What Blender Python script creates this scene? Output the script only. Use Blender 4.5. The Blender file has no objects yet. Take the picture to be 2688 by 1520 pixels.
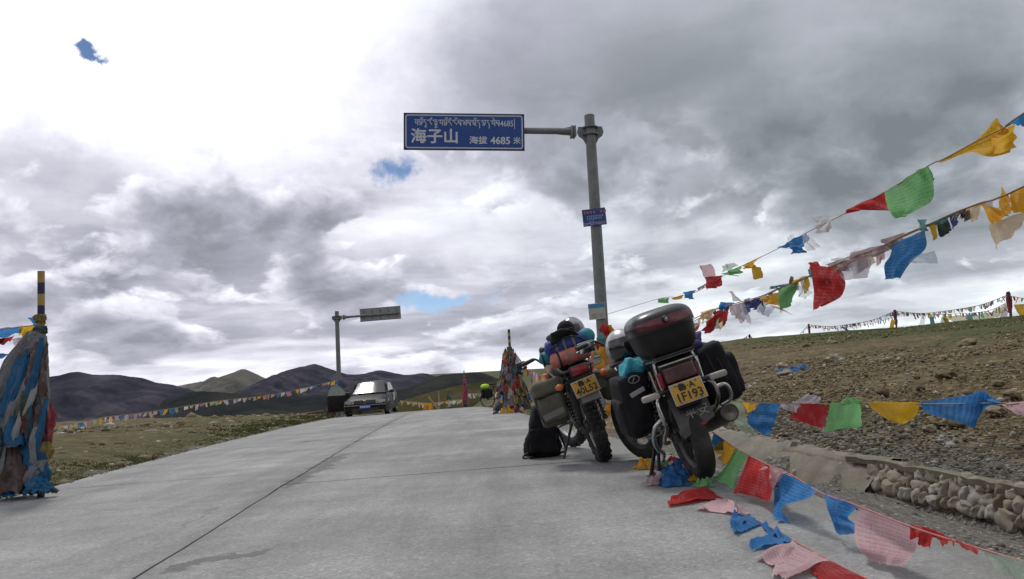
import bpy, bmesh, math, random
import numpy as np
from mathutils import Vector, Matrix, Euler, noise as mnoise
random.seed(7); rng = np.random.default_rng(7)
rad = math.radians
S = bpy.context.scene
COL = S.collection

# ------------------------------------------------------------------ camera
CAM_H, PITCH, ROLL, FPX, IW, IH = 0.70, 5.2, -3.0, 2100.0, 2688.0, 1520.0
cam_d = bpy.data.cameras.new('camera'); cam_d.sensor_width = 36; cam_d.lens = FPX / IW * 36
cam_d.clip_start = .05; cam_d.clip_end = 60000
cam = bpy.data.objects.new('camera', cam_d); COL.objects.link(cam)
CR = Matrix.Rotation(rad(90 + PITCH), 3, 'X') @ Matrix.Rotation(rad(ROLL), 3, 'Z')
cam.matrix_world = Matrix.Translation((0, 0, CAM_H)) @ CR.to_4x4()
S.camera = cam
CRN = np.array(CR)
def ray(x, y):
    v = CRN @ np.array([(x - IW / 2) / FPX, -(y - IH / 2) / FPX, -1.0]); return v / v[1]
def at(x, y, Y): return np.array([0, 0, CAM_H]) + ray(x, y) * Y
def azel(x, y):
    r = ray(x, y); r = r / np.linalg.norm(r); return math.atan2(r[0], r[1]), math.asin(r[2])

# ------------------------------------------------------------------ world
SUN_AZ, SUN_EL = rad(-24), rad(56)        # ahead of the camera, to the left, high behind thin cloud
world = bpy.data.worlds.new('World'); S.world = world; world.use_nodes = True; world.cycles.sampling_method = 'MANUAL'; world.cycles.sample_map_resolution = 512
NT = world.node_tree; NT.nodes.clear()
class G:
    """tiny node-graph helper"""
    def __init__(s, nt): s.nt = nt
    def node(s, t, **k):
        n = s.nt.nodes.new(t)
        for a, b in k.items(): setattr(n, a, b)
        return n
    def put(s, sock, v):
        if v is None: return
        if isinstance(v, bpy.types.NodeSocket): s.nt.links.new(v, sock)
        else:
            if isinstance(v, (tuple, list)) and sock.type == 'RGBA' and len(v) == 3: v = (*v, 1)
            sock.default_value = v
    def m(s, op, a, b=None, c=None, clamp=False):
        n = s.node('ShaderNodeMath', operation=op, use_clamp=clamp)
        s.put(n.inputs[0], a); s.put(n.inputs[1], b); s.put(n.inputs[2], c); return n.outputs[0]
    def v(s, op, a, b=None, scale=None):
        n = s.node('ShaderNodeVectorMath', operation=op)
        s.put(n.inputs[0], a); s.put(n.inputs[1], b)
        if scale is not None: s.put(n.inputs['Scale'], scale)
        return n.outputs[1] if op in ('LENGTH', 'DOT_PRODUCT', 'DISTANCE') else n.outputs[0]
    def xyz(s, x, y, z):
        n = s.node('ShaderNodeCombineXYZ'); s.put(n.inputs[0], x); s.put(n.inputs[1], y); s.put(n.inputs[2], z); return n.outputs[0]
    def sep(s, v):
        n = s.node('ShaderNodeSeparateXYZ'); s.put(n.inputs[0], v); return n.outputs
    def noise(s, v, scale, detail=4, rough=.5, lac=2.0, dist=0, col=False, kind=None):
        n = s.node('ShaderNodeTexNoise')
        s.put(n.inputs['Vector'], v); s.put(n.inputs['Scale'], scale); s.put(n.inputs['Detail'], detail)
        s.put(n.inputs['Roughness'], rough); s.put(n.inputs['Lacunarity'], lac); s.put(n.inputs['Distortion'], dist)
        return n.outputs['Color' if col else 'Fac']
    def voro(s, v, scale, feature='F1', out='Distance', rand=1.0):
        n = s.node('ShaderNodeTexVoronoi', feature=feature)
        s.put(n.inputs['Vector'], v); s.put(n.inputs['Scale'], scale); s.put(n.inputs['Randomness'], rand)
        return n.outputs[out]
    def ramp(s, f, stops, interp='LINEAR'):
        n = s.node('ShaderNodeValToRGB'); s.put(n.inputs[0], f); cr = n.color_ramp; cr.interpolation = interp
        while len(cr.elements) < len(stops): cr.elements.new(.5)
        for e, (p, c) in zip(cr.elements, stops):
            e.position = p; e.color = (*c, 1) if isinstance(c, (tuple, list)) else (c, c, c, 1)
        return n.outputs[0]
    def mix(s, f, a, b, mode='MIX'):
        n = s.node('ShaderNodeMix', data_type='RGBA', blend_type=mode)
        s.put(n.inputs[0], f); s.put(n.inputs[6], a); s.put(n.inputs[7], b); return n.outputs[2]
    def step(s, x, lo, hi, smooth=True):
        n = s.node('ShaderNodeMapRange', interpolation_type='SMOOTHSTEP' if smooth else 'LINEAR')
        s.put(n.inputs[0], x); n.inputs[1].default_value = lo; n.inputs[2].default_value = hi; return n.outputs[0]

g = G(NT)
dirv = g.v('NORMALIZE', g.node('ShaderNodeTexCoord').outputs['Generated'])
dx, dy, dz = g.sep(dirv)
az = g.m('ARCTAN2', dx, dy); el = g.m('ARCSINE', dz)
zz = g.m('ADD', g.m('MAXIMUM', dz, 0.0), .11)
P = g.xyz(g.m('DIVIDE', dx, zz), g.m('DIVIDE', dy, zz), 0.0)
W = g.v('SUBTRACT', g.noise(P, .9, 5, .55, col=True), (.5, .5, .5))
Pw = g.v('ADD', P, g.v('SCALE', W, scale=.9))
def cloud(vec): return g.noise(vec, .62, 8, .54)
n1 = cloud(Pw)
n1b = cloud(g.v('ADD', Pw, (-.10, .16, 0)))
# cumulus seen from the side: cells shrink towards the horizon
ea = g.m('ADD', g.m('MAXIMUM', el, -.05), .15)
Q = g.xyz(g.m('MULTIPLY', az, 9.0), g.m('MULTIPLY', g.m('LOGARITHM', ea, 2.71828), 4.7), 3.7)
QW = g.v('SUBTRACT', g.noise(Q, 1.1, 3, .5, col=True), (.5, .5, .5))
Qw = g.v('ADD', Q, g.v('SCALE', QW, scale=.55))
def cumu(vec): return g.noise(vec, .74, 7, .50, lac=2.15)
q1 = cumu(Qw); q1b = cumu(g.v('ADD', Qw, (-.07, .20, 0)))
nn = n1
relief = g.m('SUBTRACT', n1, n1b)
wa, we, _ = g.sep(g.v('SUBTRACT', g.noise(g.xyz(az, el, 0), 5.0, 6, .6, col=True), (.5, .5, .5)))
azw = g.m('ADD', az, g.m('MULTIPLY', wa, .30)); elw = g.m('ADD', el, g.m('MULTIPLY', we, .16))
wg = g.v('SUBTRACT', g.noise(g.xyz(az, el, 4), 22.0, 5, .6, col=True), (.5, .5, .5)); wgx, wgy, _ = g.sep(wg)
azg = g.m('ADD', az, g.m('MULTIPLY', wgx, .10)); elg = g.m('ADD', el, g.m('MULTIPLY', wgy, .05))
def blob(px, py, sx, sy, warp=1.0):
    a0, e0 = azel(px, py); sa, se = sx / FPX, sy / FPX
    A_, E_ = (azw, elw) if warp else (azg, elg)
    u = g.m('DIVIDE', g.m('SUBTRACT', A_, a0), sa); w = g.m('DIVIDE', g.m('SUBTRACT', E_, e0), se)
    r2 = g.m('ADD', g.m('MULTIPLY', u, u), g.m('MULTIPLY', w, w))
    return g.m('EXPONENT', g.m('MULTIPLY', r2, -1.0))
bias = None
for (px, py, sx, sy, wt) in [(330, 110, 640, 250, -.55), (660, 600, 340, 100, .30), (480, 700, 260, 60, .14), (1750, 170, 600, 240, .20),
        (2450, 330, 480, 220, .42), (1950, 480, 360, 170, .26), (1230, 520, 200, 70, -.22), (2420, 740, 420, 80, -.16),
        (1300, 970, 1100, 45, -.20), (50, 420, 170, 90, .26), (1250, 740, 280, 45, .14), (300, 850, 320, 70, -.10), (1250, 250, 260, 160, .10),
        (1100, 650, 500, 50, -.10), (1000, 880, 400, 40, .08), (1800, 640, 260, 60, -.12)]:
    t_ = g.m('MULTIPLY', blob(px, py, sx, sy), wt); bias = t_ if bias is None else g.m('ADD', bias, t_)
# back: a soft high sheet.  front: broken cumulus with lit tops, thin bright rims and grey bases
back = g.m('ADD', g.m('ADD', g.m('MULTIPLY', g.m('SUBTRACT', nn, .5), 1.7), .44), bias)
back = g.m('SUBTRACT', back, g.m('MULTIPLY', relief, 1.3))
dens = g.m('ADD', q1, g.m('MULTIPLY', bias, .22))
mask = g.m('MULTIPLY', g.step(dens, .475, .555), g.step(el, rad(20), rad(11)))
lit = g.m('SUBTRACT', q1, q1b)
front = g.m('ADD', g.m('MULTIPLY', g.m('SUBTRACT', dens, .52), 2.2), g.m('ADD', .36, g.m('MULTIPLY', bias, .45)))
front = g.m('SUBTRACT', front, g.m('MULTIPLY', lit, 2.4))
thick = g.m('ADD', g.m('MULTIPLY', back, g.m('SUBTRACT', 1.0, mask)), g.m('MULTIPLY', front, mask))
ccol = g.ramp(thick, [(0.0, (1.08, 1.09, 1.10)), (.20, (.90, .91, .925)), (.37, (.68, .68, .72)), (.54, (.44, .44, .49)), (.76, (.285, .295, .325)), (1.0, (.19, .205, .225))])
# cloud base on the right is a touch greener, the middle a touch violet
tint = g.ramp(g.step(az, rad(-12), rad(22)), [(0, (.985, .985, 1.05)), (1, (.95, 1.01, 1.015))])
ccol = g.mix(1.0, ccol, tint, 'MULTIPLY')
sky = g.node('ShaderNodeTexSky', sky_type='NISHITA', sun_disc=False, sun_elevation=SUN_EL, sun_rotation=SUN_AZ, altitude=4685, air_density=1.0, dust_density=.4, ozone_density=1.6)
blue = g.v('SCALE', sky.outputs[0], scale=.085)
gap = None
for (px, py, sx, sy) in [(1035, 445, 60, 34), (1150, 795, 120, 20), (222, 128, 28, 10), (250, 146, 26, 9)]:
    b = blob(px, py, sx, sy, 0); gap = b if gap is None else g.m('ADD', gap, b)
gapm = g.step(g.m('SUBTRACT', g.m('MULTIPLY', gap, 1.2), g.m('MULTIPLY', g.m('SUBTRACT', g.noise(g.xyz(az, el, 1.3), 26, 5, .6), .5), 2.4)), .05, 1.15)
skyc = g.mix(g.m('MULTIPLY', gapm, g.step(gap, .06, .35)), ccol, blue)
bg = g.node('ShaderNodeBackground'); g.put(bg.inputs[0], g.v('SCALE', skyc, scale=10.0)); bg.inputs[1].default_value = .10
g.put(g.node('ShaderNodeOutputWorld').inputs[0], bg.outputs[0])

# ------------------------------------------------------------------ sun, exposure
sun_d = bpy.data.lights.new('sun', 'SUN'); sun_d.energy = 1.5; sun_d.angle = rad(11); sun_d.color = (1, .96, .90)
sun = bpy.data.objects.new('sun', sun_d); COL.objects.link(sun)
sv = Vector((math.sin(SUN_AZ) * math.cos(SUN_EL), math.cos(SUN_AZ) * math.cos(SUN_EL), math.sin(SUN_EL)))
sun.rotation_euler = sv.to_track_quat('Z', 'Y').to_euler(); sun.location = (-10, 20, 30)
S.view_settings.view_transform = 'Standard'; S.view_settings.look = 'None'
S.view_settings.exposure = 0.22; S.view_settings.gamma = 1.0; S.view_settings.use_curve_mapping = False
S.render.engine = 'CYCLES'; S.cycles.use_denoising = True; S.cycles.max_bounces = 6; S.cycles.transparent_max_bounces = 12

# ------------------------------------------------------------------ materials
MATS = {}
def pm(name, base, rough=.6, metal=0.0, var=.18, scale=9.0, bump=0.0, bscale=60.0, dust=0.0, dustcol=(.30, .27, .22), spec=.5, coat=0.0, alt=None, altscale=3.0, altlo=.45, altmix=.7):
    if name in MATS: return MATS[name]
    m = bpy.data.materials.new(name); m.use_nodes = True; MATS[name] = m
    q = G(m.node_tree); b = m.node_tree.nodes['Principled BSDF']
    co = q.node('ShaderNodeTexCoord').outputs['Object']
    n = q.noise(co, scale, 6, .6)
    c = q.mix(1.0, (*base, 1), q.ramp(n, [(.25, 1 - var), (.75, 1 + var)]), 'MULTIPLY')
    if alt is not None: c = q.mix(q.m('MULTIPLY', q.step(q.noise(co, altscale, 5, .6), altlo, altlo + .18), altmix), c, (*alt, 1))
    if dust: c = q.mix(q.m('MULTIPLY', q.step(q.noise(co, scale * .7, 7, .65), .38, .75), dust), c, (*dustcol, 1))
    q.put(b.inputs['Base Color'], c)
    q.put(b.inputs['Roughness'], q.m('ADD', q.m('MULTIPLY', q.noise(co, scale * 2.3, 3), .22), max(.03, rough - .11), clamp=True))
    b.inputs['Metallic'].default_value = metal; b.inputs['Specular IOR Level'].default_value = spec; b.inputs['Coat Weight'].default_value = coat
    if bump:
        bn = q.node('ShaderNodeBump'); bn.inputs['Strength'].default_value = bump; bn.inputs['Distance'].default_value = .01
        q.put(bn.inputs['Height'], q.noise(co, bscale, 6, .65)); q.put(b.inputs['Normal'], bn.outputs[0])
    return m
def cloth(name, base, fade=.38, trans=.5, printed=0.0, alpha=1.0, pscale=70.0, worn=.4):
    """thin prayer-flag cotton: lets light through, faded in patches, rows of small print"""
    if name in MATS: return MATS[name]
    m = bpy.data.materials.new(name); m.use_nodes = True; MATS[name] = m
    q = G(m.node_tree); nt = m.node_tree; b = nt.nodes['Principled BSDF']; out = nt.nodes['Material Output']
    tc = q.node('ShaderNodeTexCoord'); uv = tc.outputs['UV']; co = tc.outputs['Object']
    geo = q.node('ShaderNodeObjectInfo').outputs['Random']
    n = q.noise(co, 11, 6, .6)
    pale = tuple(min(1, .55 * c + .32) for c in base)
    c = q.mix(q.m('MULTIPLY', q.step(n, .42, .75), fade), (*base, 1), (*pale, 1))
    c = q.mix(1.0, c, q.ramp(q.noise(co, 140, 3, .6), [(.3, .82), (.7, 1.1)]), 'MULTIPLY')
    c = q.mix(1.0, c, q.ramp(geo, [(0, .82), (1, 1.1)]), 'MULTIPLY')
    if printed:
        u, v_, _ = q.sep(uv)
        rows = q.step(q.m('ABSOLUTE', q.m('SUBTRACT', q.m('FRACT', q.m('MULTIPLY', v_, 13.0)), .5)), .20, .34)
        ink = q.step(q.noise(q.xyz(q.m('MULTIPLY', u, 60), q.m('MULTIPLY', q.m('FLOOR', q.m('MULTIPLY', v_, 13.0)), 7.7), 0), 1.0, 2, .5), .42, .58)
        bx = q.m('MULTIPLY', q.step(q.m('ABSOLUTE', q.m('SUBTRACT', u, .5)), .46, .43), q.step(q.m('ABSOLUTE', q.m('SUBTRACT', v_, .5)), .45, .42))
        dark = tuple(x * .42 for x in base)
        c = q.mix(q.m('MULTIPLY', q.m('MULTIPLY', q.m('MULTIPLY', rows, ink), bx), printed), c, (*dark, 1))
    q.put(b.inputs['Base Color'], c); b.inputs['Roughness'].default_value = .85; b.inputs['Specular IOR Level'].default_value = .2
    bn = q.node('ShaderNodeBump'); bn.inputs['Strength'].default_value = .35; bn.inputs['Distance'].default_value = .004
    hgt = q.noise(co, 45, 5, .6)
    if trans < .2:   # gathered, hanging cloth: long creases
        cx_, cy_, cz_ = q.sep(co); cw = q.v('ADD', q.xyz(cx_, cy_, q.m('MULTIPLY', cz_, .16)), q.v('SCALE', q.noise(co, 5, 3, .5, col=True), scale=.05))
        crs = q.noise(cw, 26, 5, .62); hgt = q.m('ADD', q.m('MULTIPLY', hgt, .3), q.m('MULTIPLY', crs, 2.2)); bn.inputs['Strength'].default_value = 1.0; bn.inputs['Distance'].default_value = .022
    q.put(bn.inputs['Height'], hgt); q.put(b.inputs['Normal'], bn.outputs[0])
    tr = q.node('ShaderNodeBsdfTranslucent'); q.put(tr.inputs[0], c)
    mx = q.node('ShaderNodeMixShader'); mx.inputs[0].default_value = trans
    nt.links.new(b.outputs[0], mx.inputs[1]); nt.links.new(tr.outputs[0], mx.inputs[2]); res = mx.outputs[0]
    if alpha < 1:
        tp = q.node('ShaderNodeBsdfTransparent'); m2 = q.node('ShaderNodeMixShader')
        q.put(m2.inputs[0], q.m('ADD', alpha, q.m('MULTIPLY', q.m('SUBTRACT', q.noise(co, 220, 2), .5), .5), clamp=True))
        nt.links.new(tp.outputs[0], m2.inputs[1]); nt.links.new(res, m2.inputs[2]); res = m2.outputs[0]
    nt.links.new(res, out.inputs[0]); return m
CB, CW, CRD, CG, CY = (.055, .25, .58), (.74, .72, .71), (.54, .04, .04), (.22, .52, .20), (.80, .47, .03)
CP, CO, CPK = (.74, .50, .52), (.80, .42, .03), (.62, .10, .22)
FM = {'blue': cloth('flag_blue', CB, printed=.75), 'white': cloth('flag_white', CW, printed=.3, alpha=.82), 'red': cloth('flag_red', CRD, printed=.6),
      'green': cloth('flag_green', CG, printed=.5), 'yellow': cloth('flag_yellow', CY, printed=.3), 'pink': cloth('flag_pink', CP, printed=.55, trans=.4),
      'orange': cloth('flag_orange', CO), 'pale_red': cloth('flag_pale_red', (.62, .26, .27), alpha=.8), 'pale_blue': cloth('flag_pale_blue', (.33, .42, .55), alpha=.6, printed=.4),
      'pale_green': cloth('flag_pale_green', (.45, .58, .42), alpha=.75), 'gauze': cloth('flag_gauze', (.62, .62, .63), alpha=.45), 'lilac': cloth('flag_lilac', (.62, .53, .60), alpha=.8),
      'pale_orange': cloth('flag_pale_orange', (.72, .52, .26), alpha=.8), 'faded': cloth('flag_faded', (.40, .27, .26), alpha=.9), 'teal': cloth('flag_teal', (.12, .30, .31)),
      'navy': cloth('flag_navy', (.06, .07, .22)), 'magenta': cloth('flag_magenta', CPK), 'grey': cloth('flag_grey', (.30, .30, .31), fade=.5), 'brown': cloth('flag_brown', (.20, .13, .12), fade=.5),
      'old_blue': cloth('flag_old_blue', (.030, .15, .31), fade=.25, trans=.15), 'old_grey': cloth('flag_old_grey', (.27, .265, .27), fade=.4, trans=.12), 'old_red': cloth('flag_old_red', (.36, .05, .065), fade=.4, trans=.12),
      'old_yellow': cloth('flag_old_yellow', (.38, .28, .09), fade=.4, trans=.12), 'old_brown': cloth('flag_old_brown', (.14, .085, .075), fade=.5, trans=.1), 'old_green': cloth('flag_old_green', (.07, .10, .085), fade=.4, trans=.12)}

# ------------------------------------------------------------------ mesh helpers
class MB:
    def __init__(s): s.v = []; s.f = []; s.uv = None
    def add(s, vs, fs):
        o = len(s.v); s.v += [tuple(map(float, p)) for p in vs]; s.f += [tuple(i + o for i in f) for f in fs]; return s
    def box(s, c, d, rot=None):
        x, y, z = [k / 2 for k in d]
        vs = [Vector((sx * x, sy * y, sz * z)) for sz in (-1, 1) for sy in (-1, 1) for sx in (-1, 1)]
        if rot is not None: vs = [Euler(rot).to_matrix() @ p for p in vs]
        return s.add([p + Vector(c) for p in vs], [(0, 2, 3, 1), (4, 5, 7, 6), (0, 1, 5, 4), (2, 6, 7, 3), (0, 4, 6, 2), (1, 3, 7, 5)])
    def rbox(s, c, d, bev=.02, segs=2, rot=None, taper=(1, 1), fn=None):
        bm = bmesh.new(); bmesh.ops.create_cube(bm, size=1)
        for v in bm.verts:
            k = v.co.z + .5; v.co = Vector((v.co.x * d[0] * (taper[0] + (1 - taper[0]) * k), v.co.y * d[1] * (taper[1] + (1 - taper[1]) * k), v.co.z * d[2]))
        bmesh.ops.bevel(bm, geom=bm.edges[:] + bm.verts[:], offset=min(bev, min(d) * .49), segments=segs, affect='EDGES', profile=.6, clamp_overlap=True)
        M = Euler(rot).to_matrix() if rot is not None else Matrix.Identity(3)
        bm.verts.index_update()
        vs = []
        for v in bm.verts:
            p = v.co.copy()
            if fn: p = Vector(fn(p))
            vs.append(M @ p + Vector(c))
        s.add(vs, [[v.index for v in f.verts] for f in bm.faces]); bm.free(); return s
    def tube(s, pts, r, n=10, caps=True, closed=False, squash=None):
        pts = [Vector(p) for p in pts]; m = len(pts)
        rs = r if isinstance(r, (list, tuple)) else [r] * m
        rings = []; up = None
        for i, p in enumerate(pts):
            if closed: t = (pts[(i + 1) % m] - pts[i - 1])
            else: t = pts[min(i + 1, m - 1)] - pts[max(i - 1, 0)]
            t = t.normalized() if t.length > 1e-9 else Vector((0, 0, 1))
            if up is None: up = Vector((0, 0, 1)) if abs(t.z) < .9 else Vector((1, 0, 0))
            a = (up - t * up.dot(t)).normalized(); up = a; b = t.cross(a)
            rings.append([p + (a * math.cos(k * 2 * math.pi / n) + b * math.sin(k * 2 * math.pi / n)) * rs[i] for k in range(n)])
        vs = [v for R_ in rings for v in R_]; fs = []
        for i in range(m if closed else m - 1):
            j = (i + 1) % m
            fs += [(i * n + k, i * n + (k + 1) % n, j * n + (k + 1) % n, j * n + k) for k in range(n)]
        if caps and not closed: fs += [tuple(range(n))[::-1], tuple((m - 1) * n + k for k in range(n))]
        return s.add(vs, fs)
    def cyl(s, p0, p1, r0, r1=None, n=16): return s.tube([p0, p1], [r0, r0 if r1 is None else r1], n)
    def lathe(s, prof, c=(0, 0, 0), axis='Z', n=24, close=False, arc=None):
        """prof: (radius, height) pairs; axis X/Y/Z; arc: limits in radians"""
        a0, a1 = arc or (0, 2 * math.pi); full = arc is None; nn = n if full else n + 1
        vs = []
        for (r, h) in prof:
            for k in range(nn):
                a = a0 + (a1 - a0) * k / n; x, y = r * math.cos(a), r * math.sin(a)
                p = {'Z': (x, y, h), 'X': (h, x, y), 'Y': (x, h, y)}[axis]; vs.append((p[0] + c[0], p[1] + c[1], p[2] + c[2]))
        fs = []; m = len(prof)
        for i in range(m if close else m - 1):
            j = (i + 1) % m
            for k in range(n):
                k2 = (k + 1) % nn; fs.append((i * nn + k, i * nn + k2, j * nn + k2, j * nn + k))
        return s.add(vs, fs)
    def grid(s, A, closeu=False):
        h, w = A.shape[:2]; vs = A.reshape(-1, 3); fs = []
        for i in range(h - 1):
            for j in range(w if closeu else w - 1):
                j2 = (j + 1) % w; fs.append((i * w + j, i * w + j2, (i + 1) * w + j2, (i + 1) * w + j))
        return s.add(vs, fs)
    def ell(s, c, r, n=16, m=10, rot=None, fn=None):
        vs = []; R_ = Euler(rot).to_matrix() if rot else Matrix.Identity(3)
        for i in range(m + 1):
            th = math.pi * i / m
            for k in range(n):
                ph = 2 * math.pi * k / n; p = Vector((r[0] * math.sin(th) * math.cos(ph), r[1] * math.sin(th) * math.sin(ph), r[2] * math.cos(th)))
                if fn: p = Vector(fn(p))
                vs.append(R_ @ p + Vector(c))
        fs = [(i * n + k, (i + 1) * n + k, (i + 1) * n + (k + 1) % n, i * n + (k + 1) % n) for i in range(m) for k in range(n)]
        return s.add(vs, fs)
    def poly(s, outline, depth, origin=(0, 0, 0), ux=(1, 0, 0), uy=(0, 0, 1)):
        """extruded polygon: outline in (u, v), thickness along ux x uy"""
        ux, uy, o = Vector(ux), Vector(uy), Vector(origin); w = ux.cross(uy).normalized() * depth
        n = len(outline); a = [o + ux * u + uy * v for u, v in outline]
        return s.add(a + [p + w for p in a], [tuple(range(n))[::-1], tuple(range(n, 2 * n))] + [(i, (i + 1) % n, n + (i + 1) % n, n + i) for i in range(n)])
    def mesh(s, name, mat, smooth=40):
        me = bpy.data.meshes.new(name); me.from_pydata(s.v, [], s.f)
        for m_ in (mat if isinstance(mat, (list, tuple)) else [mat]): me.materials.append(m_)
        if smooth:
            me.polygons.foreach_set('use_smooth', [True] * len(me.polygons))
            if smooth < 180: me.set_sharp_from_angle(angle=rad(smooth))
        if s.uv is not None and len(s.uv) == len(s.v):
            l = me.uv_layers.new(name='uv'); idx = np.empty(len(me.loops), int); me.loops.foreach_get('vertex_index', idx)
            l.data.foreach_set('uv', np.array(s.uv, np.float32)[idx].ravel())
        me.update(); return me
    def build(s, name, mat, parent=None, smooth=40, label=None):
        o = bpy.data.objects.new(name, s.mesh(name, mat, smooth)); COL.objects.link(o)
        if parent is not None: o.parent = parent
        if label: o['label'] = label
        return o
def empty(name, loc=(0, 0, 0), rot=(0, 0, 0)):
    o = bpy.data.objects.new(name, None); COL.objects.link(o); o.location = loc; o.rotation_euler = rot; o.empty_display_size = .1; return o
def tag(o, label, cat, group=None):
    o['label'] = label; o['category'] = cat
    if group: o['group'] = group
    return o
def struct(o, kind='structure'): o['kind'] = kind; return o
def catmull(pts, n=8):
    P_ = [np.array(p, float) for p in pts]; P_ = [2 * P_[0] - P_[1]] + P_ + [2 * P_[-1] - P_[-2]]; out = []
    for i in range(1, len(P_) - 2):
        for k in range(n):
            t = k / n; a, b, c, d = P_[i - 1:i + 3]
            out.append(.5 * (2 * b + (c - a) * t + (2 * a - 5 * b + 4 * c - d) * t * t + (3 * b - a - 3 * c + d) * t ** 3))
    out.append(P_[-2]); return out
def text(body, size, mat, parent, M, bold=0.0, name='lettering', align='CENTER', sx=1.0, heavy=0.0):
    cu = bpy.data.curves.new('t', 'FONT'); cu.body = body; cu.size = size; cu.align_x = align; cu.align_y = 'CENTER'
    cu.extrude = .0008; cu.offset = bold; cu.resolution_u = 3
    o = bpy.data.objects.new('t', cu); COL.objects.link(o); dg = bpy.context.evaluated_depsgraph_get()
    me = bpy.data.meshes.new_from_object(o.evaluated_get(dg)); bpy.data.objects.remove(o); bpy.data.curves.remove(cu)
    if heavy:   # heavier strokes: the same outline laid down again a hair to each side
        bm = bmesh.new(); bm.from_mesh(me); src = bm.verts[:] + bm.edges[:] + bm.faces[:]
        for k, (ux, uy) in enumerate(((1, 0), (-1, 0), (0, 1), (0, -1), (.7, .7), (-.7, .7), (.7, -.7), (-.7, -.7))):
            r_ = bmesh.ops.duplicate(bm, geom=src); bmesh.ops.translate(bm, verts=[e for e in r_['geom'] if isinstance(e, bmesh.types.BMVert)], vec=(ux * heavy, uy * heavy, .00012 * (k + 1)))
        bm.to_mesh(me); bm.free()
    me.materials.clear(); me.materials.append(mat); me.transform(M @ Matrix.Diagonal((sx, 1, 1, 1)))
    r = bpy.data.objects.new(name, me); COL.objects.link(r); r.parent = parent; return r
def fb(x, y, z=0, o=4, h=1.0, lac=2.0): return mnoise.fractal((x, y, z), h, lac, o)

# ------------------------------------------------------------------ lie of the land
GA, GB, GK = .02, -.0165, .00043
def lin(y):  # crest of the pass: the road tips over and away
    y = np.asarray(y, float); yc = np.minimum(y, 90.0); z = GB * yc - GK * yc * yc
    return z + np.maximum(y - 90, 0) * (GB - 2 * GK * 90)
def xr(y): return 1.85 - .10 * np.asarray(y, float)
def xl(y): return -3.55 - .113 * np.asarray(y, float)
def xj(y): return -1.30 - .087 * np.asarray(y, float)
def roadz(x, y): return GA * np.clip(x, -12, 12) + lin(y)
WY = [-30, 3.5, 7, 8, 9.5, 11, 13, 30, 300]; WX = [4.9, 3.12, 2.95, 2.62, 2.2, 1.7, 1.1, -.75, -27.5]
def xw(y): return np.interp(y, WY, WX)
def ditch(y): return np.interp(y, [-30, 7.6, 9.5, 11.5, 14], [.43, .43, .24, .10, .04])
def wallh(y): return np.interp(y, [-30, 7.6, 9.5, 11.5, 14], [.235, .235, .17, .10, .03])
def sstep(a, b, x): t = np.clip((x - a) / (b - a), 0, 1); return t * t * (3 - 2 * t)
def H(x, y):
    x = np.asarray(x, float); y = np.asarray(y, float)
    z = roadz(x, y)
    # right: shoulder falls to the ditch, wall, then the gravel hill up to the ridge
    XR, XW = xr(y), xw(y); zed = roadz(XR, y); e = x - XR; ew = np.maximum(XW - XR, .2)
    zb = zed - ditch(y)
    sh = zed - ditch(y) * np.clip(e / ew, 0, 1) ** .8 - .012 * np.clip(e * 8, 0, 1)
    zt = zb + wallh(y)
    face = zb - .05 + (wallh(y) + .05) * np.clip((x - XW - .16) / .14, 0, 1)
    rx = 19.8 + .128 * np.clip(y, -30, 900); t = (x - XW - .30) / np.maximum(rx - XW, 5)
    zrg = 1.45 - .045 * np.maximum(y - 130, 0) + .25 * np.sin(y * .05)
    tc = np.clip(t, 0, 1); k = sstep(12, 60, y)
    f = (1 - k) * (tc * (1.0 - .0 * tc)) + k * (1 - np.exp(-tc / .20)) / (1 - math.exp(-1 / .20))
    hill = zt + (zrg - zt) * f - np.maximum(t - 1, 0) * 2.2 - np.maximum(t - 1.6, 0) ** 2 * 1.2
    right = np.where(x < XW, sh, np.where(x < XW + .30, face, hill))
    # left: a low stony plateau that drops away to the valley
    XL = xl(y); e2 = XL - x; zel = roadz(XL, y)
    left = zel + .34 * (1 - np.exp(-np.maximum(e2 - .25, 0) / 3.0)) - .01 * np.maximum(e2, 0) - .0035 * np.maximum(e2 - 22, 0) ** 2 * np.exp(-np.maximum(e2 - 22, 0) / 160)
    left = left - .06 * np.clip(e2 / .25, 0, 1) * np.exp(-np.maximum(e2 - .25, 0) / .5)
    left = left - .0022 * np.maximum(y - 42, 0) ** 2 * sstep(0, 15, e2) * np.exp(-np.maximum(y - 42, 0) / 200)
    z = np.where(e > 0, right, np.where(e2 > 0, left, z))
    return np.maximum(z, -150.0)
def Hs(x, y): return float(H(x, y))
def gY(px, py):
    """distance along a sight line at which it meets the ground"""
    r = ray(px, py); Ys = np.concatenate([np.arange(1.0, 12, .02), np.arange(12, 60, .1), np.arange(60, 400, .5)])
    zz_ = CAM_H + r[2] * Ys - H(r[0] * Ys, Ys); i = np.argmax(zz_ < 0)
    return float(Ys[i]) if zz_[i] < 0 else None
def gp(px, py):
    Y = gY(px, py); return Vector(at(px, py, Y if Y else 40.0))

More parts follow.
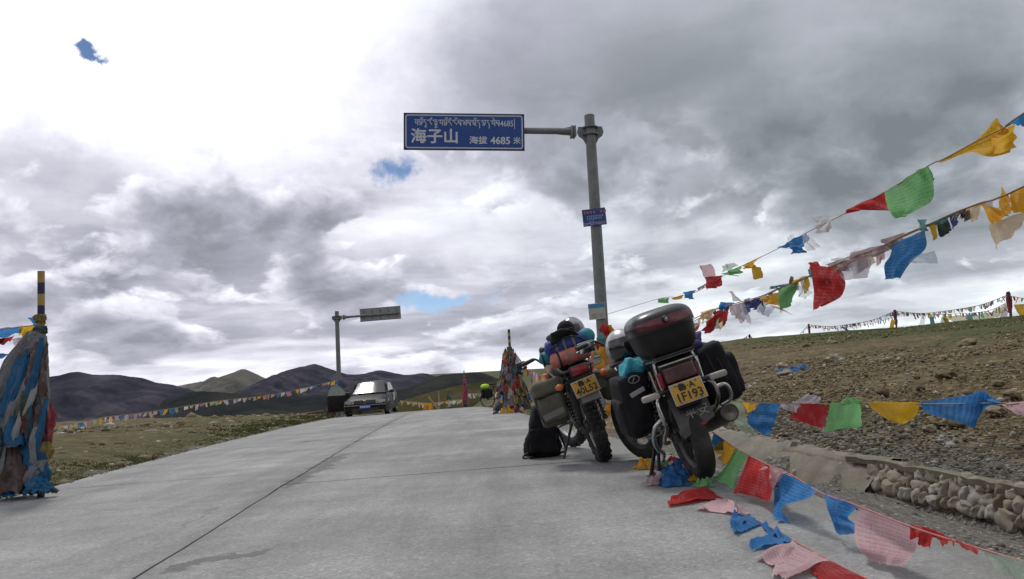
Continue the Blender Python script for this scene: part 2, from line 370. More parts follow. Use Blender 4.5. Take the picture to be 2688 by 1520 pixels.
def bumps(X, Y):
    out = np.zeros(X.shape)
    for i in np.ndindex(X.shape):
        x, y = X[i], Y[i]
        if abs(x) < 90 and -15 < y < 200: out[i] = .055 * fb(x * .55, y * .55, 3, 4) + .15 * fb(x * .09, y * .09, 9, 3) * min(1, max(0, abs(x - 0) / 15))
    return out
def axis(neg, pos, d0, nn, nf):
    a = np.linspace(0, neg * .06, nn); return a
def spaced(lo, hi, core_lo, core_hi, step, far_n):
    core = np.arange(core_lo, core_hi + 1e-6, step)
    a = core_lo - (np.geomspace(step * 1.3, core_lo - lo, far_n)); b = core_hi + np.geomspace(step * 1.3, hi - core_hi, far_n)
    return np.concatenate([a[::-1], core, b])
gx = spaced(-14000, 14000, -30, 30, .30, 46); gy = spaced(-400, 16000, -4, 46, .34, 54)
GX, GYY = np.meshgrid(gx, gy)
# pull a row of columns onto the road edges and the wall foot so that the banks stay crisp
def snapx(X, Y):
    X = X.copy()
    for fnc, off in ((xr, 0), (xw, 0.0), (xw, .16), (xw, .30), (xl, 0)):
        tgt = fnc(Y) + off; d = np.abs(X - tgt); j = d.argmin(axis=1); i = np.arange(X.shape[0]); ok = d[i, j] < .2
        X[i[ok], j[ok]] = tgt[i[ok], j[ok]]
    return np.sort(X, axis=1)
near = (GYY[:, 0] > -6) & (GYY[:, 0] < 60)
GX[near] = snapx(GX[near], GYY[near])
GZ = H(GX, GYY)
onroad = (GX > xl(GYY) - .05) & (GX < xr(GYY) + .05) & (GYY < 100)
off = np.minimum(np.abs(GX - xr(GYY)), np.abs(GX - xl(GYY)))
GZ = GZ + bumps(GX, GYY) * np.where(onroad, 0, np.clip(off / .8, 0, 1)) * np.where((GX > xr(GYY)) & (GX < xw(GYY) + .5), .12, 1)
GZ = GZ - np.where(onroad, .10, 0)

def ground_mat():
    m = bpy.data.materials.new('ground'); m.use_nodes = True; q = G(m.node_tree); b = m.node_tree.nodes['Principled BSDF']
    co = q.node('ShaderNodeTexCoord').outputs['Object']; x, y, z = q.sep(co)
    dirt = q.ramp(q.noise(co, 1.6, 8, .62), [(.28, (.062, .046, .020)), (.5, (.120, .091, .046)), (.72, (.195, .155, .088))])
    peb = q.voro(co, 22.0, out='Color'); pv = q.ramp(q.sep(peb)[0], [(0, .45), (.6, 1.0), (1, 1.75)])
    dirt = q.mix(.75, dirt, q.mix(1.0, dirt, pv, 'MULTIPLY'))
    peb2 = q.ramp(q.sep(q.voro(co, 7.0, out='Color'))[1], [(0, .55), (.7, 1.0), (.93, 1.2), (1, 2.1)]); dirt = q.mix(.6, dirt, q.mix(1.0, dirt, peb2, 'MULTIPLY'))
    grav = q.ramp(q.sep(q.voro(co, 34.0, out='Color'))[0], [(0, (.055, .052, .05)), (.6, (.13, .125, .115)), (1, (.27, .26, .24))])
    grass = q.ramp(q.noise(co, 5.0, 7, .7), [(.3, (.028, .035, .010)), (.55, (.07, .078, .024)), (.75, (.125, .115, .05))])
    # grass: high up near the ridge, on the left bank, thin patches elsewhere
    wob = q.m('MULTIPLY', q.m('SUBTRACT', q.noise(co, .35, 6, .65), .5), 14.0)
    fine = q.m('MULTIPLY', q.m('SUBTRACT', q.noise(co, 3.0, 5, .7), .5), 7.0)
    hillg = q.step(q.m('ADD', q.m('ADD', q.m('SUBTRACT', x, q.m('MULTIPLY', y, .02)), wob), fine), 8.5, 15.0)
    le = q.m('SUBTRACT', q.m('SUBTRACT', -3.55, q.m('MULTIPLY', y, .113)), x)
    leftg = q.m('MULTIPLY', q.step(le, .15, .5), q.step(q.m('ADD', q.m('MULTIPLY', wob, .16), q.m('ADD', q.m('MULTIPLY', le, .10), q.m('MULTIPLY', fine, -.22))), .95, -.5))
    farg = q.step(q.m('ADD', y, q.m('MULTIPLY', wob, 1.2)), 42, 60)
    c = q.mix(q.m('MAXIMUM', q.m('MAXIMUM', hillg, leftg), q.m('MULTIPLY', farg, .85)), dirt, grass)
    # dark road-metal gravel in the ditch and grey scree just above the wall
    re = q.m('SUBTRACT', x, q.m('SUBTRACT', 1.85, q.m('MULTIPLY', y, .10)))
    gm = q.m('MULTIPLY', q.m('MULTIPLY', q.step(re, -.3, .2), q.step(q.m('ADD', re, q.m('MULTIPLY', fine, .35)), 3.4, 2.2)), q.step(y, 13, 8))
    c = q.mix(q.m('MULTIPLY', gm, .8), c, grav)
    lm = q.m('MULTIPLY', q.step(q.m('ADD', le, q.m('MULTIPLY', fine, .12)), .45, .2), q.step(le, -.4, -.1)); c = q.mix(q.m('MULTIPLY', lm, .8), c, grav)
    q.put(b.inputs['Base Color'], c); b.inputs['Roughness'].default_value = .95; b.inputs['Specular IOR Level'].default_value = .15
    bn = q.node('ShaderNodeBump'); bn.inputs['Strength'].default_value = .9; bn.inputs['Distance'].default_value = .03
    hgt = q.m('ADD', q.m('MULTIPLY', q.m('SUBTRACT', 1.0, q.voro(co, 22.0)), .5), q.noise(co, 9, 7, .7)); q.put(bn.inputs['Height'], hgt); q.put(b.inputs['Normal'], bn.outputs[0])
    return m
GM = ground_mat()
gb = MB(); gb.grid(np.dstack([GX, GYY, GZ])); struct(gb.build('ground', GM, smooth=180))

# ------------------------------------------------------------------ mountains
def mount_mat(name, c0, c1, c2, sc=.006, scree=None):
    m = bpy.data.materials.new(name); m.use_nodes = True; q = G(m.node_tree); b = m.node_tree.nodes['Principled BSDF']
    co = q.node('ShaderNodeTexCoord').outputs['Object']; x, y, z = q.sep(co)
    st = q.xyz(x, y, q.m('MULTIPLY', z, .35))
    c = q.ramp(q.noise(st, sc, 10, .68), [(.3, c0), (.5, c1), (.72, c2)])
    if scree: c = q.mix(q.m('MULTIPLY', q.step(q.noise(q.xyz(q.m('MULTIPLY', x, 1.0), q.m('MULTIPLY', y, .2), q.m('MULTIPLY', z, .25)), sc * 2.6, 8, .7), .56, .70), .7), c, (*scree, 1))
    q.put(b.inputs['Base Color'], c); b.inputs['Roughness'].default_value = 1.0; b.inputs['Specular IOR Level'].default_value = 0.0
    bn = q.node('ShaderNodeBump'); bn.inputs['Strength'].default_value = .8; bn.inputs['Distance'].default_value = 6
    q.put(bn.inputs['Height'], q.noise(co, sc * 5, 8, .65)); q.put(b.inputs['Normal'], bn.outputs[0]); return m
def ridge(name, sil, Y, mat, run, base, rough=.10, seed=0, yslope=0.0, spur=.35, n=150, mrows=46):
    """a range: crest line in the distance, spurs and gullies running down both flanks"""
    pts = [at(px, py, Y + yslope * (px - 700)) for px, py in sil]
    pts = [p for p in catmull(pts, 14)]; P_ = np.array(pts); s_ = np.linspace(0, 1, n); tt = np.linspace(0, 1, len(P_))
    C_ = np.stack([np.interp(s_, tt, P_[:, k]) for k in range(3)], 1); wid = P_[-1, 0] - P_[0, 0]
    rows = []
    for j in range(mrows):
        w = j / (mrows - 1) * 1.5 - .5         # -0.5 .. 0 back flank, 0 .. 1 front flank
        row = []
        for i in range(n):
            c = C_[i]; hgt = c[2] - base; x = c[0]; d = abs(w)
            prof = 1 - d ** .85 if w >= 0 else max(0, 1 - 2 * d)
            sp = mnoise.ridged_multi_fractal((x / wid * 7 + seed, w * 1.3, seed), .9, 2.1, 5, 1.0, 2.0) - 1.0
            k = min(1, d * 3.5) * (1 - .3 * d)
            nz = hgt * (spur * .28 * sp * k + rough * fb(x / wid * 22, w * 8, seed, 5) * k + rough * .10 * fb(x / wid * 60, w * 9, seed + 2, 3))
            row.append((x * (1 - .25 * max(w, 0) * run / Y), c[1] - w * run, base + hgt * prof + nz))
        rows.append(row)
    b = MB(); b.grid(np.array(rows)); return struct(b.build(name, mat, smooth=180))
MV = mount_mat('mountain_violet', (.026, .027, .040), (.048, .047, .062), (.10, .092, .104), .009)  # bluish shift in the rock colour stands in for distance haze
MG = mount_mat('mountain_grey', (.075, .072, .066), (.12, .115, .105), (.17, .165, .15), .004, scree=(.25, .24, .225))
MD = mount_mat('mountain_dark', (.017, .020, .023), (.030, .033, .033), (.055, .053, .048), .010)
MGR = mount_mat('hillside_grass', (.035, .036, .016), (.068, .063, .03), (.12, .10, .058), .03)
ridge('mountain_ridge', [(330, 1050), (463, 1014), (547, 998), (607, 979), (638, 969), (659, 977), (694, 996), (760, 1030), (860, 1060)], 4600, MG, 1700, -140, seed=2.3, spur=.8)
ridge('mountain_ridge', [(600, 1040), (694, 998), (747, 974), (799, 961), (827, 956), (869, 969), (912, 982), (955, 981), (994, 972), (1030, 978), (1068, 984), (1116, 980), (1160, 992), (1300, 1010), (1420, 1030)], 3400, MV, 1500, -140, seed=5.1, spur=.8)
ridge('mountain_ridge', [(-700, 1010), (-300, 985), (0, 998), (126, 989), (198, 977), (257, 984), (303, 984), (366, 992), (408, 1003), (463, 1013), (540, 1036), (640, 1062), (760, 1083), (900, 1096), (1000, 1102)], 2300, MV, 1300, -150, seed=9.4, spur=.95, n=220, mrows=70)
ridge('mountain_ridge', [(430, 1050), (520, 1028), (640, 1034), (760, 1040), (860, 1036), (960, 1030), (1060, 1020), (1143, 989), (1200, 981), (1249, 978), (1273, 981), (1304, 992), (1350, 1010), (1450, 1030), (1700, 1040)], 1250, MD, 620, -130, seed=1.7, spur=.7)
ridge('hillside', [(900, 1094), (980, 1076), (1049, 1054), (1128, 1030), (1213, 1010), (1300, 999), (1400, 985), (1700, 985), (2100, 1000)], 330, MGR, 190, -34, rough=.04, seed=4.4, spur=.12)

# unseen range added behind the camera to darken car reflections and fill light
def added_back_range():
    n, m = 120, 26; rows = []
    for j in range(m):
        w = j / (m - 1); row = []
        for i in range(n):
            x = -2200 + 4400 * i / (n - 1); hgt = 150 + 45 * fb(x / 420, 2, 7, 4); p = math.sin(math.pi * min(w * 1.0, 1)) ** 1.2
            row.append((x, -420 - 700 * w - .00008 * x * x * 0, -60 + (hgt + 60) * p + 26 * fb(x / 130, w * 6, 5, 5) * p))
        rows.append(row)
    b = MB(); b.grid(np.array(rows)[:, ::-1]); return struct(b.build('mountain_ridge', MD, smooth=180))  # added out of view to block sky light; shares the ridges' object name
added_back_range()

# ------------------------------------------------------------------ road of concrete slabs
def mend(p0, p1, wd):
    a, b_ = gp(*p0), gp(*p1); d = b_ - a; L = math.hypot(d.x, d.y); return ((a.x + b_.x) / 2, (a.y + b_.y) / 2, d.x / L, d.y / L, L / 2, wd)
MENDS = [mend((380, 1505), (690, 1445), .10), mend((800, 1255), (905, 1190), .10), mend((740, 1285), (800, 1245), .07)]
def road_mat():
    m = bpy.data.materials.new('concrete_road'); m.use_nodes = True; q = G(m.node_tree); b = m.node_tree.nodes['Principled BSDF']
    co = q.node('ShaderNodeTexCoord').outputs['Object']; x, y, z = q.sep(co)
    rnd = q.node('ShaderNodeObjectInfo').outputs['Random']
    base = q.ramp(q.noise(co, .8, 8, .62), [(.3, (.215, .216, .208)), (.5, (.285, .286, .277)), (.7, (.35, .35, .34))])
    st = q.noise(q.xyz(q.m('MULTIPLY', x, 3.2), q.m('MULTIPLY', y, .55), 0), 1.0, 7, .65)
    base = q.mix(1.0, base, q.ramp(st, [(.3, .80), (.55, 1.02), (.75, 1.12)]), 'MULTIPLY')
    cross = q.noise(q.xyz(q.m('MULTIPLY', x, .5), q.m('MULTIPLY', y, 2.6), 4), 1.0, 7, .66)
    base = q.mix(1.0, base, q.ramp(cross, [(.3, .84), (.6, 1.0), (.78, 1.16)]), 'MULTIPLY')
    base = q.mix(1.0, base, q.ramp(q.noise(co, 150, 4, .7), [(.3, .84), (.7, 1.15)]), 'MULTIPLY')
    base = q.mix(1.0, base, q.ramp(q.noise(co, 28, 6, .7), [(.3, .88), (.7, 1.1)]), 'MULTIPLY')
    base = q.mix(1.0, base, q.ramp(rnd, [(0, .95), (1, 1.05)]), 'MULTIPLY')
    # fine wandering cracks and scuffs
    wv = q.v('ADD', co, q.v('SCALE', q.noise(co, 1.4, 5, .6, col=True), scale=.55))
    cr = q.step(q.voro(wv, .42, feature='DISTANCE_TO_EDGE'), .008, .001)
    crm = q.m('MULTIPLY', cr, q.step(q.noise(co, .5, 3), .50, .58))
    base = q.mix(q.m('MULTIPLY', crm, .35), base, (.075, .072, .068, 1))
    lat = q.m('ADD', x, q.m('ADD', q.m('MULTIPLY', y, .09), q.m('MULTIPLY', q.noise(co, .7, 4, .6), .5))); trk = q.m('MULTIPLY', q.step(q.m('SINE', q.m('MULTIPLY', lat, 3.7)), .25, .95), q.step(q.noise(q.xyz(q.m('MULTIPLY', x, 5), q.m('MULTIPLY', y, .5), 7), 1.0, 6, .65), .36, .62)); base = q.mix(q.m('MULTIPLY', trk, .30), base, (.14, .138, .13, 1))
    agg = q.sep(q.voro(co, 95.0, out='Color'))[0]; base = q.mix(.55, base, q.mix(1.0, base, q.ramp(agg, [(0, .62), (.5, 1.0), (.9, 1.12), (1, 1.7)]), 'MULTIPLY')); edge_ = q.m('SUBTRACT', q.m('SUBTRACT', 1.85, q.m('MULTIPLY', y, .10)), x); base = q.mix(q.m('MULTIPLY', q.step(q.m('ADD', edge_, q.m('MULTIPLY', q.noise(co, 2.2, 6, .7), .9)), .95, .30), .6), base, (.15, .142, .125, 1))
    stain = q.step(q.noise(q.v('ADD', co, (11, 3, 0)), .33, 7, .68), .52, .66); base = q.mix(q.m('MULTIPLY', stain, .45), base, (.17, .168, .158, 1))
    jd = q.m('ABSOLUTE', q.m('SUBTRACT', x, q.m('SUBTRACT', -1.30, q.m('MULTIPLY', y, .087)))); jw = q.m('MULTIPLY', q.step(q.m('ADD', jd, q.m('MULTIPLY', q.noise(co, 3.0, 6, .7), .5)), .42, .22), .55); base = q.mix(jw, base, (.15, .148, .138, 1))
    # dark mends where the middle joint has broken up
    wq = q.v('ADD', co, q.v('SCALE', q.v('SUBTRACT', q.noise(co, 4.5, 6, .65, col=True), (.5, .5, .5)), scale=.55)); wx, wy, _ = q.sep(wq)
    for (cx_, cy_, dx_, dy_, la, lb) in MENDS:
        u_ = q.m('ADD', q.m('MULTIPLY', q.m('SUBTRACT', wx, cx_), dx_), q.m('MULTIPLY', q.m('SUBTRACT', wy, cy_), dy_)); v_ = q.m('SUBTRACT', q.m('MULTIPLY', q.m('SUBTRACT', wy, cy_), dx_), q.m('MULTIPLY', q.m('SUBTRACT', wx, cx_), dy_))
        r2 = q.m('ADD', q.m('POWER', q.m('ABSOLUTE', q.m('DIVIDE', u_, la)), 2.0), q.m('POWER', q.m('ABSOLUTE', q.m('DIVIDE', v_, lb)), 2.0))
        base = q.mix(q.m('MULTIPLY', q.step(r2, 1.15, .75), .72), base, (.105, .104, .098, 1))
    spots = q.step(q.noise(co, 5.5, 6, .7), .62, .74); base = q.mix(q.m('MULTIPLY', spots, .3), base, (.12, .118, .11, 1))
    q.put(b.inputs['Base Color'], base); b.inputs['Roughness'].default_value = .88; b.inputs['Specular IOR Level'].default_value = .25
    bn = q.node('ShaderNodeBump'); bn.inputs['Strength'].default_value = .5; bn.inputs['Distance'].default_value = .006
    q.put(bn.inputs['Height'], q.m('SUBTRACT', q.m('ADD', q.noise(co, 60, 6, .7), q.m('MULTIPLY', q.noise(co, 7, 5, .6), 1.2)), q.m('MULTIPLY', crm, 1.2))); q.put(b.inputs['Normal'], bn.outputs[0])
    return m
RM = road_mat()
JM = pm('joint_filler', (.075, .072, .067), .95, var=.3, bump=.5)
ys = np.concatenate([np.arange(-14, 20, .5), np.arange(20, 100, 2.0)])
rb = MB(); rb.grid(np.array([[(x_, y_, float(roadz(x_, y_)) - .030) for x_ in (float(xl(y_)) - .02, float(xj(y_)), float(xr(y_)) + .02)] for y_ in ys]))
road = struct(rb.build('road', JM, smooth=180))
def slab(x0f, x1f, y0, y1, skew, seed, outer):
    nx, ny = 9, max(6, int((y1 - y0) / .22)); rr = random.Random(seed); A = np.zeros((ny + 1, nx + 1, 3))
    for i in range(ny + 1):
        for j in range(nx + 1):
            u, w = j / nx, i / ny
            yy = y0 + .007 + (y1 - y0 - .014) * w
            a, c = float(x0f(yy)) + .008, float(x1f(yy)) - .008
            jit = .045 * fb(yy * 2.1, seed, 0, 4)
            wob_ = .014 * fb(yy * 1.7, 3.3, 0, 4); a += wob_ * (outer == 1); c += wob_ * (outer == -1)
            if outer == -1 and j == 0: a += jit
            if outer == 1 and j == nx: c += jit
            x = a + (c - a) * u; yy2 = yy + skew * (x + 1.5) + .02 * fb(x * 2.2, seed * .7 + w * 3, 5, 3) * (1 if i in (0, ny) else 0)
            A[i, j] = (x, yy2, float(roadz(x, yy2)) + .003 * fb(x * .8, yy2 * .8, seed, 3))
    b = MB(); b.grid(A); h, w_ = A.shape[:2]
    edge = [(0, j) for j in range(w_)] + [(i, w_ - 1) for i in range(1, h)] + [(h - 1, j) for j in range(w_ - 2, -1, -1)] + [(i, 0) for i in range(h - 2, 0, -1)]
    top = [A[e] for e in edge]; n = len(top); b.add(top + [p - np.array([0, 0, .09]) for p in top], [(k, n + k, n + (k + 1) % n, (k + 1) % n) for k in range(n)])
    o = b.build('slab', RM, road, smooth=30); return o
jy = [-13.4 + 4.95 * k for k in range(24)]
for k in range(len(jy) - 1):
    slab(xl, xj, jy[k] + 1.1, jy[k + 1] + 1.1, .06, k * 2 + 1, -1); slab(xj, xr, jy[k], jy[k + 1], .06, k * 2 + 2, 1)

# ------------------------------------------------------------------ stones
def rock_mat(name, ramp_, bump=.6, sc=9):
    m = bpy.data.materials.new(name); m.use_nodes = True; q = G(m.node_tree); b = m.node_tree.nodes['Principled BSDF']
    co = q.node('ShaderNodeTexCoord').outputs['Object']
    at_ = q.node('ShaderNodeAttribute', attribute_name='tone').outputs['Fac']; rnd = q.node('ShaderNodeObjectInfo').outputs['Random']
    c = q.ramp(q.m('FRACT', q.m('ADD', at_, rnd)), ramp_)
    c = q.mix(1.0, c, q.ramp(q.noise(co, sc, 6, .65), [(.3, .72), (.7, 1.22)]), 'MULTIPLY')
    q.put(b.inputs['Base Color'], c); b.inputs['Roughness'].default_value = .9; b.inputs['Specular IOR Level'].default_value = .2
    bn = q.node('ShaderNodeBump'); bn.inputs['Strength'].default_value = bump; bn.inputs['Distance'].default_value = .008
    q.put(bn.inputs['Height'], q.noise(co, sc * 4, 6, .7)); q.put(b.inputs['Normal'], bn.outputs[0]); return m
RK = rock_mat('field_stone', [(0, (.075, .055, .027)), (.3, (.14, .107, .056)), (.65, (.205, .165, .098)), (.88, (.27, .232, .16)), (.98, (.42, .40, .34))])
RG = rock_mat('scree_stone', [(0, (.065, .060, .046)), (.35, (.13, .120, .092)), (.7, (.205, .193, .152)), (.95, (.34, .328, .28))])
RW = rock_mat('wall_stone', [(0, (.24, .205, .145)), (.4, (.34, .30, .23)), (.7, (.40, .365, .295)), (1, (.47, .45, .40))], .9, 14)
def icos(sub=1):
    bm = bmesh.new(); bmesh.ops.create_icosphere(bm, subdivisions=sub, radius=1); v = np.array([p.co[:] for p in bm.verts]); f = np.array([[q.index for q in p.verts] for p in bm.faces]); bm.free(); return v, f
I1, I2, I3 = icos(1), icos(2), icos(3)
def lumps(k, base, amp, seed):
    v, f = base; out = []
    for i in range(k):
        r_ = np.array([1 + amp * mnoise.fractal(tuple(p * 1.1 + np.array([seed + i * 7.3, i * 3.1, 0])), 1, 2, 3) for p in v]); out.append(v * r_[:, None])
    return out
def scatter(name, P_, size, mat, base=None, flat=(.45, .8), seed=1, sink=.3, group=None):
    base = base or I1; shapes = lumps(12, base, .42, seed); r_ = np.random.default_rng(seed); n = len(P_); nv = len(base[0]); f0 = base[1]
    V = np.zeros((n, nv, 3)); tone = np.zeros((n, nv))
    for i in range(n):
        s = shapes[i % 12] * np.array([r_.uniform(.7, 1.3), r_.uniform(.7, 1.3), r_.uniform(*flat)]) * size[i]; a = r_.uniform(0, 6.283); c, d = math.cos(a), math.sin(a)
        V[i, :, 0] = s[:, 0] * c - s[:, 1] * d + P_[i][0]; V[i, :, 1] = s[:, 0] * d + s[:, 1] * c + P_[i][1]; V[i, :, 2] = s[:, 2] + P_[i][2] + size[i] * (.5 - sink) * .5; tone[i] = r_.uniform(0, 1)
    F = (f0[None] + (np.arange(n) * nv)[:, None, None]).reshape(-1, 3)
    me = bpy.data.meshes.new(name); me.vertices.add(n * nv); me.vertices.foreach_set('co', V.ravel())
    me.loops.add(F.size); me.loops.foreach_set('vertex_index', F.ravel().astype(np.int32)); me.polygons.add(len(F)); me.polygons.foreach_set('loop_start', np.arange(0, F.size, 3, dtype=np.int32))
    me.update(calc_edges=True); at_ = me.attributes.new('tone', 'FLOAT', 'POINT'); at_.data.foreach_set('value', tone.ravel().astype(np.float32)); me.materials.append(mat)
    o = bpy.data.objects.new(name, me); COL.objects.link(o); return struct(o, 'stuff')
def gz(P_): return np.column_stack([P_, H(P_[:, 0], P_[:, 1])])
# brown stony slope on the right: density falls with distance so that stones keep about the same size in view
def polar(n, a0, a1, d0, d1):
    a = rng.uniform(a0, a1, n); d = d0 * (d1 / d0) ** rng.uniform(0, 1, n); return np.column_stack([np.tan(a) * d, d])
p = polar(52000, .05, .72, 5.0, 60); p = p[p[:, 0] > xw(p[:, 1]) + .2]; p = p[(np.array([fb(a * .4, b * .4, 1, 3) for a, b in p]) + rng.uniform(-.5, .5, len(p))) > -.22]
sz = (.0035 * p[:, 1] ** .72 + .004) * rng.lognormal(0, .5, len(p))
keep = p[:, 0] < 13.0 + rng.uniform(-6, 6, len(p)); p, sz = p[keep], sz[keep]
scatter('slope_stones', gz(p), sz * .55, RK, seed=3)
# grey scree above the wall and in the ditch
p = polar(20000, .10, .62, 3.2, 13); q_ = p[:, 0] - xw(p[:, 1]); p = p[(q_ > .2) & (q_ < 1.6 + rng.normal(0, .7, len(p)))]
scatter('scree', gz(p), (.0075 + .0014 * p[:, 1]) * rng.lognormal(0, .45, len(p)) * .62, RG, seed=5)
p = polar(5000, .15, .62, 2.6, 12); e_ = p[:, 0] - xr(p[:, 1]); p = p[(e_ > -.02) & (p[:, 0] < xw(p[:, 1]) - .02)]
scatter('ditch_gravel', gz(p), .0052 * rng.lognormal(0, .5, len(p)), RG, seed=6)
# left bank
p = polar(16000, -.72, -.10, 6.5, 45); e_ = xl(p[:, 1]) - p[:, 0]; p = p[e_ > .15]
scatter('bank_stones', gz(p), (.003 * p[:, 1] ** .75 + .003) * rng.lognormal(0, .65, len(p)) * .70, RK, seed=8)
p = np.column_stack([0 * np.arange(1500.), rng.uniform(5, 36, 1500)]); p[:, 0] = xl(p[:, 1]) - np.abs(rng.normal(.02, .14, 1500)) + .03
scatter('verge_gravel', gz(p), (.004 + .0005 * p[:, 1]) * rng.lognormal(0, .4, 1500), RG, seed=9)

# larger stones one can pick out
rockmesh = []
for i in range(6):
    v = lumps(1, I3, .5, 20 + i)[0] * np.array([1.2, 1.0, .68]); b = MB(); b.add(v, [tuple(f) for f in I3[1]]); rockmesh.append(b.mesh('boulder', RK, 35))
def boulder(px, py, wpx, k, label, group=None, mat=None):
    Y = gY(px, py)
    if not Y: return
    P_ = at(px, py, Y); o = bpy.data.objects.new('boulder', rockmesh[k % 6]); COL.objects.link(o); r = wpx / 2.2 / FPX * Y
    o.location = (P_[0], P_[1], Hs(P_[0], P_[1]) + r * .18); o.scale = (r, r, r); o.rotation_euler = (0, 0, k * 1.3); tag(o, label, 'rock', group)
for i, (px, py, w) in enumerate([(2185, 905, 26), (2117, 912, 20), (2055, 965, 34), (2190, 948, 42), (2290, 900, 18), (2480, 990, 46), (2320, 1035, 30), (2060, 985, 36), (2100, 990, 22), (2540, 905, 40), (2620, 1010, 32), (2410, 1075, 28), (2230, 1100, 26)]):
    boulder(px, py, w, i, 'pale weathered boulder half sunk in the stony brown hillside', 'boulders on the hillside')
for i, (px, py, w) in enumerate([(2455, 1118, 50), (2440, 1130, 36), (2510, 1120, 40), (2610, 1085, 44), (2660, 1040, 40)]):
    boulder(px, py, w, i + 2, 'dark grey stone lying on the scree behind the string of flags', 'dark stones on the scree')
for i, (px, py, w) in enumerate([(280, 1137, 28), (470, 1113, 16), (160, 1133, 26), (155, 1185, 26), (600, 1108, 14), (372, 1157, 20), (345, 1180, 18), (210, 1225, 20)]):
    boulder(px, py, w, i + 1, 'pale stone lying on the grassy bank left of the road', 'pale stones on the left bank')

# ------------------------------------------------------------------ masonry ditch wall
wall = tag(empty('stone_wall', (3.0, 5.5, -.5)), 'dry ditch wall of rounded tan field stones with a mortar cap', 'wall')
MO = pm('wall_mortar', (.16, .135, .095), .95, var=.35, scale=14, bump=1.0, bscale=40)
ym = np.arange(1.0, 8.35, .1); rows = []
for y_ in ym:
    x_, zb = float(xw(y_)), float(roadz(xr(y_), y_) - ditch(y_)); h = float(wallh(y_))
    rows.append([(x_ + .02 + .13 * w - 3.0 + .012 * fb(y_ * 5, w * 5, 1, 3), y_ - 5.5, zb - .06 + (h + .04) * w + .5) for w in np.linspace(0, 1, 8)] + [(x_ + .42 - 3.0, y_ - 5.5, zb + h - .01 + .5)])
b = MB(); b.grid(np.array(rows)); b.build('mortar_bed', MO, wall, smooth=180)
smesh = []
for i in range(10):
    v = lumps(1, I3, .5, 50 + i)[0]; v = np.sign(v) * np.abs(v) ** .82; b = MB(); b.add(v, [tuple(f) for f in I3[1]]); smesh.append(b.mesh('stone', RW, 45))
nrow = 3
for r_ in range(0): pass
for r_ in range(nrow):
    y_ = 1.6 + .05 * r_; k = 0
    while y_ < 8.1:
        h = float(wallh(y_)); big = random.random(); wdt = random.choice([.06, .08, .10, .12, .15, .18]) * random.uniform(.9, 1.15)
        zc = (r_ + .5 + random.uniform(-.14, .14)) / nrow; hh = h / nrow * random.uniform(.85, 1.5)
        if big > .72 and r_ == 1: hh *= 1.7; wdt *= 1.1
        yc = y_ + wdt / 2; x_, zb = float(xw(yc)), float(roadz(xr(yc), yc) - ditch(yc))
        if yc < 7.05:
            o = bpy.data.objects.new('stone', smesh[random.randrange(10)]); COL.objects.link(o); o.parent = wall
            o.location = (x_ + .035 + .13 * zc - 3.0, yc - 5.5, zb + .005 + h * zc + .5); o.scale = (random.uniform(.045, .06), wdt * .53, hh * .56); o.rotation_euler = (random.uniform(-.35, .35), random.uniform(-.15, .15), random.uniform(-.2, .2))
        y_ += wdt * random.uniform(.98, 1.12)
b = MB(); cap = []
for y_ in np.arange(1.0, 7.4, .12):
    x_, zb = float(xw(y_)), float(roadz(xr(y_), y_) - ditch(y_)); z_ = zb + float(wallh(y_)) + .5; j = .022 * fb(y_ * 5, 2, 0, 4)
    cap.append([(x_ + .10 + j - 3, y_ - 5.5, z_ - .035), (x_ + .095 + j - 3, y_ - 5.5, z_ + .012 + j), (x_ + .15 - 3, y_ - 5.5, z_ + .018 + j * .8), (x_ + .36 + j * 4 - 3, y_ - 5.5, z_ - .02)])
b.grid(np.array(cap)); b.build('mortar_cap', MO, wall, smooth=50)
# smooth mortar-faced stretch where the wall runs in to the road
ap = tag(empty('mortar_apron', (2.4, 8.6, -.4)), 'cracked mortar-faced end of the ditch wall beside the parked motorcycle', 'wall')
pl = []
for y_ in np.arange(6.95, 11.6, .12):
    x_, zb = float(xw(y_)), float(roadz(xr(y_), y_) - ditch(y_)); h = float(wallh(y_)); j = .02 * fb(y_ * 3, 7, 0, 4)
    pl.append([(x_ - .06 + (.16 + .12 * w) * w + j * w - 2.4 + .015 * fb(y_ * 6, w * 4, 2, 3), y_ - 8.6, zb - .03 + (h + .05) * w + .4 + .012 * fb(y_ * 5, w * 5, 9, 3)) for w in np.linspace(0, 1, 9)] + [(x_ + .45 + j * 3 - 2.4, y_ - 8.6, zb + h + .4)])
b = MB(); b.grid(np.array(pl)); b.build('mortar_face', pm('apron_mortar', (.20, .18, .14), .95, var=.3, scale=5, bump=1.0, bscale=25, alt=(.11, .10, .085), altscale=2.2, altlo=.52), ap, smooth=60)
for i in range(26):
    y_ = random.uniform(7.3, 10.8); x_, zb = float(xw(y_)), float(roadz(xr(y_), y_) - ditch(y_)); w = random.choice([0, 0, 1, .6]); s_ = random.uniform(.02, .05)
    o = bpy.data.objects.new('stone', smesh[i % 10]); COL.objects.link(o); o.parent = ap; o.location = (x_ + .0 + .25 * w - 2.4, y_ - 8.6, zb + .01 + float(wallh(y_)) * w + .4); o.scale = (s_, s_ * 1.2, s_ * .8); o.rotation_euler = (i, i * 2, i * 3)

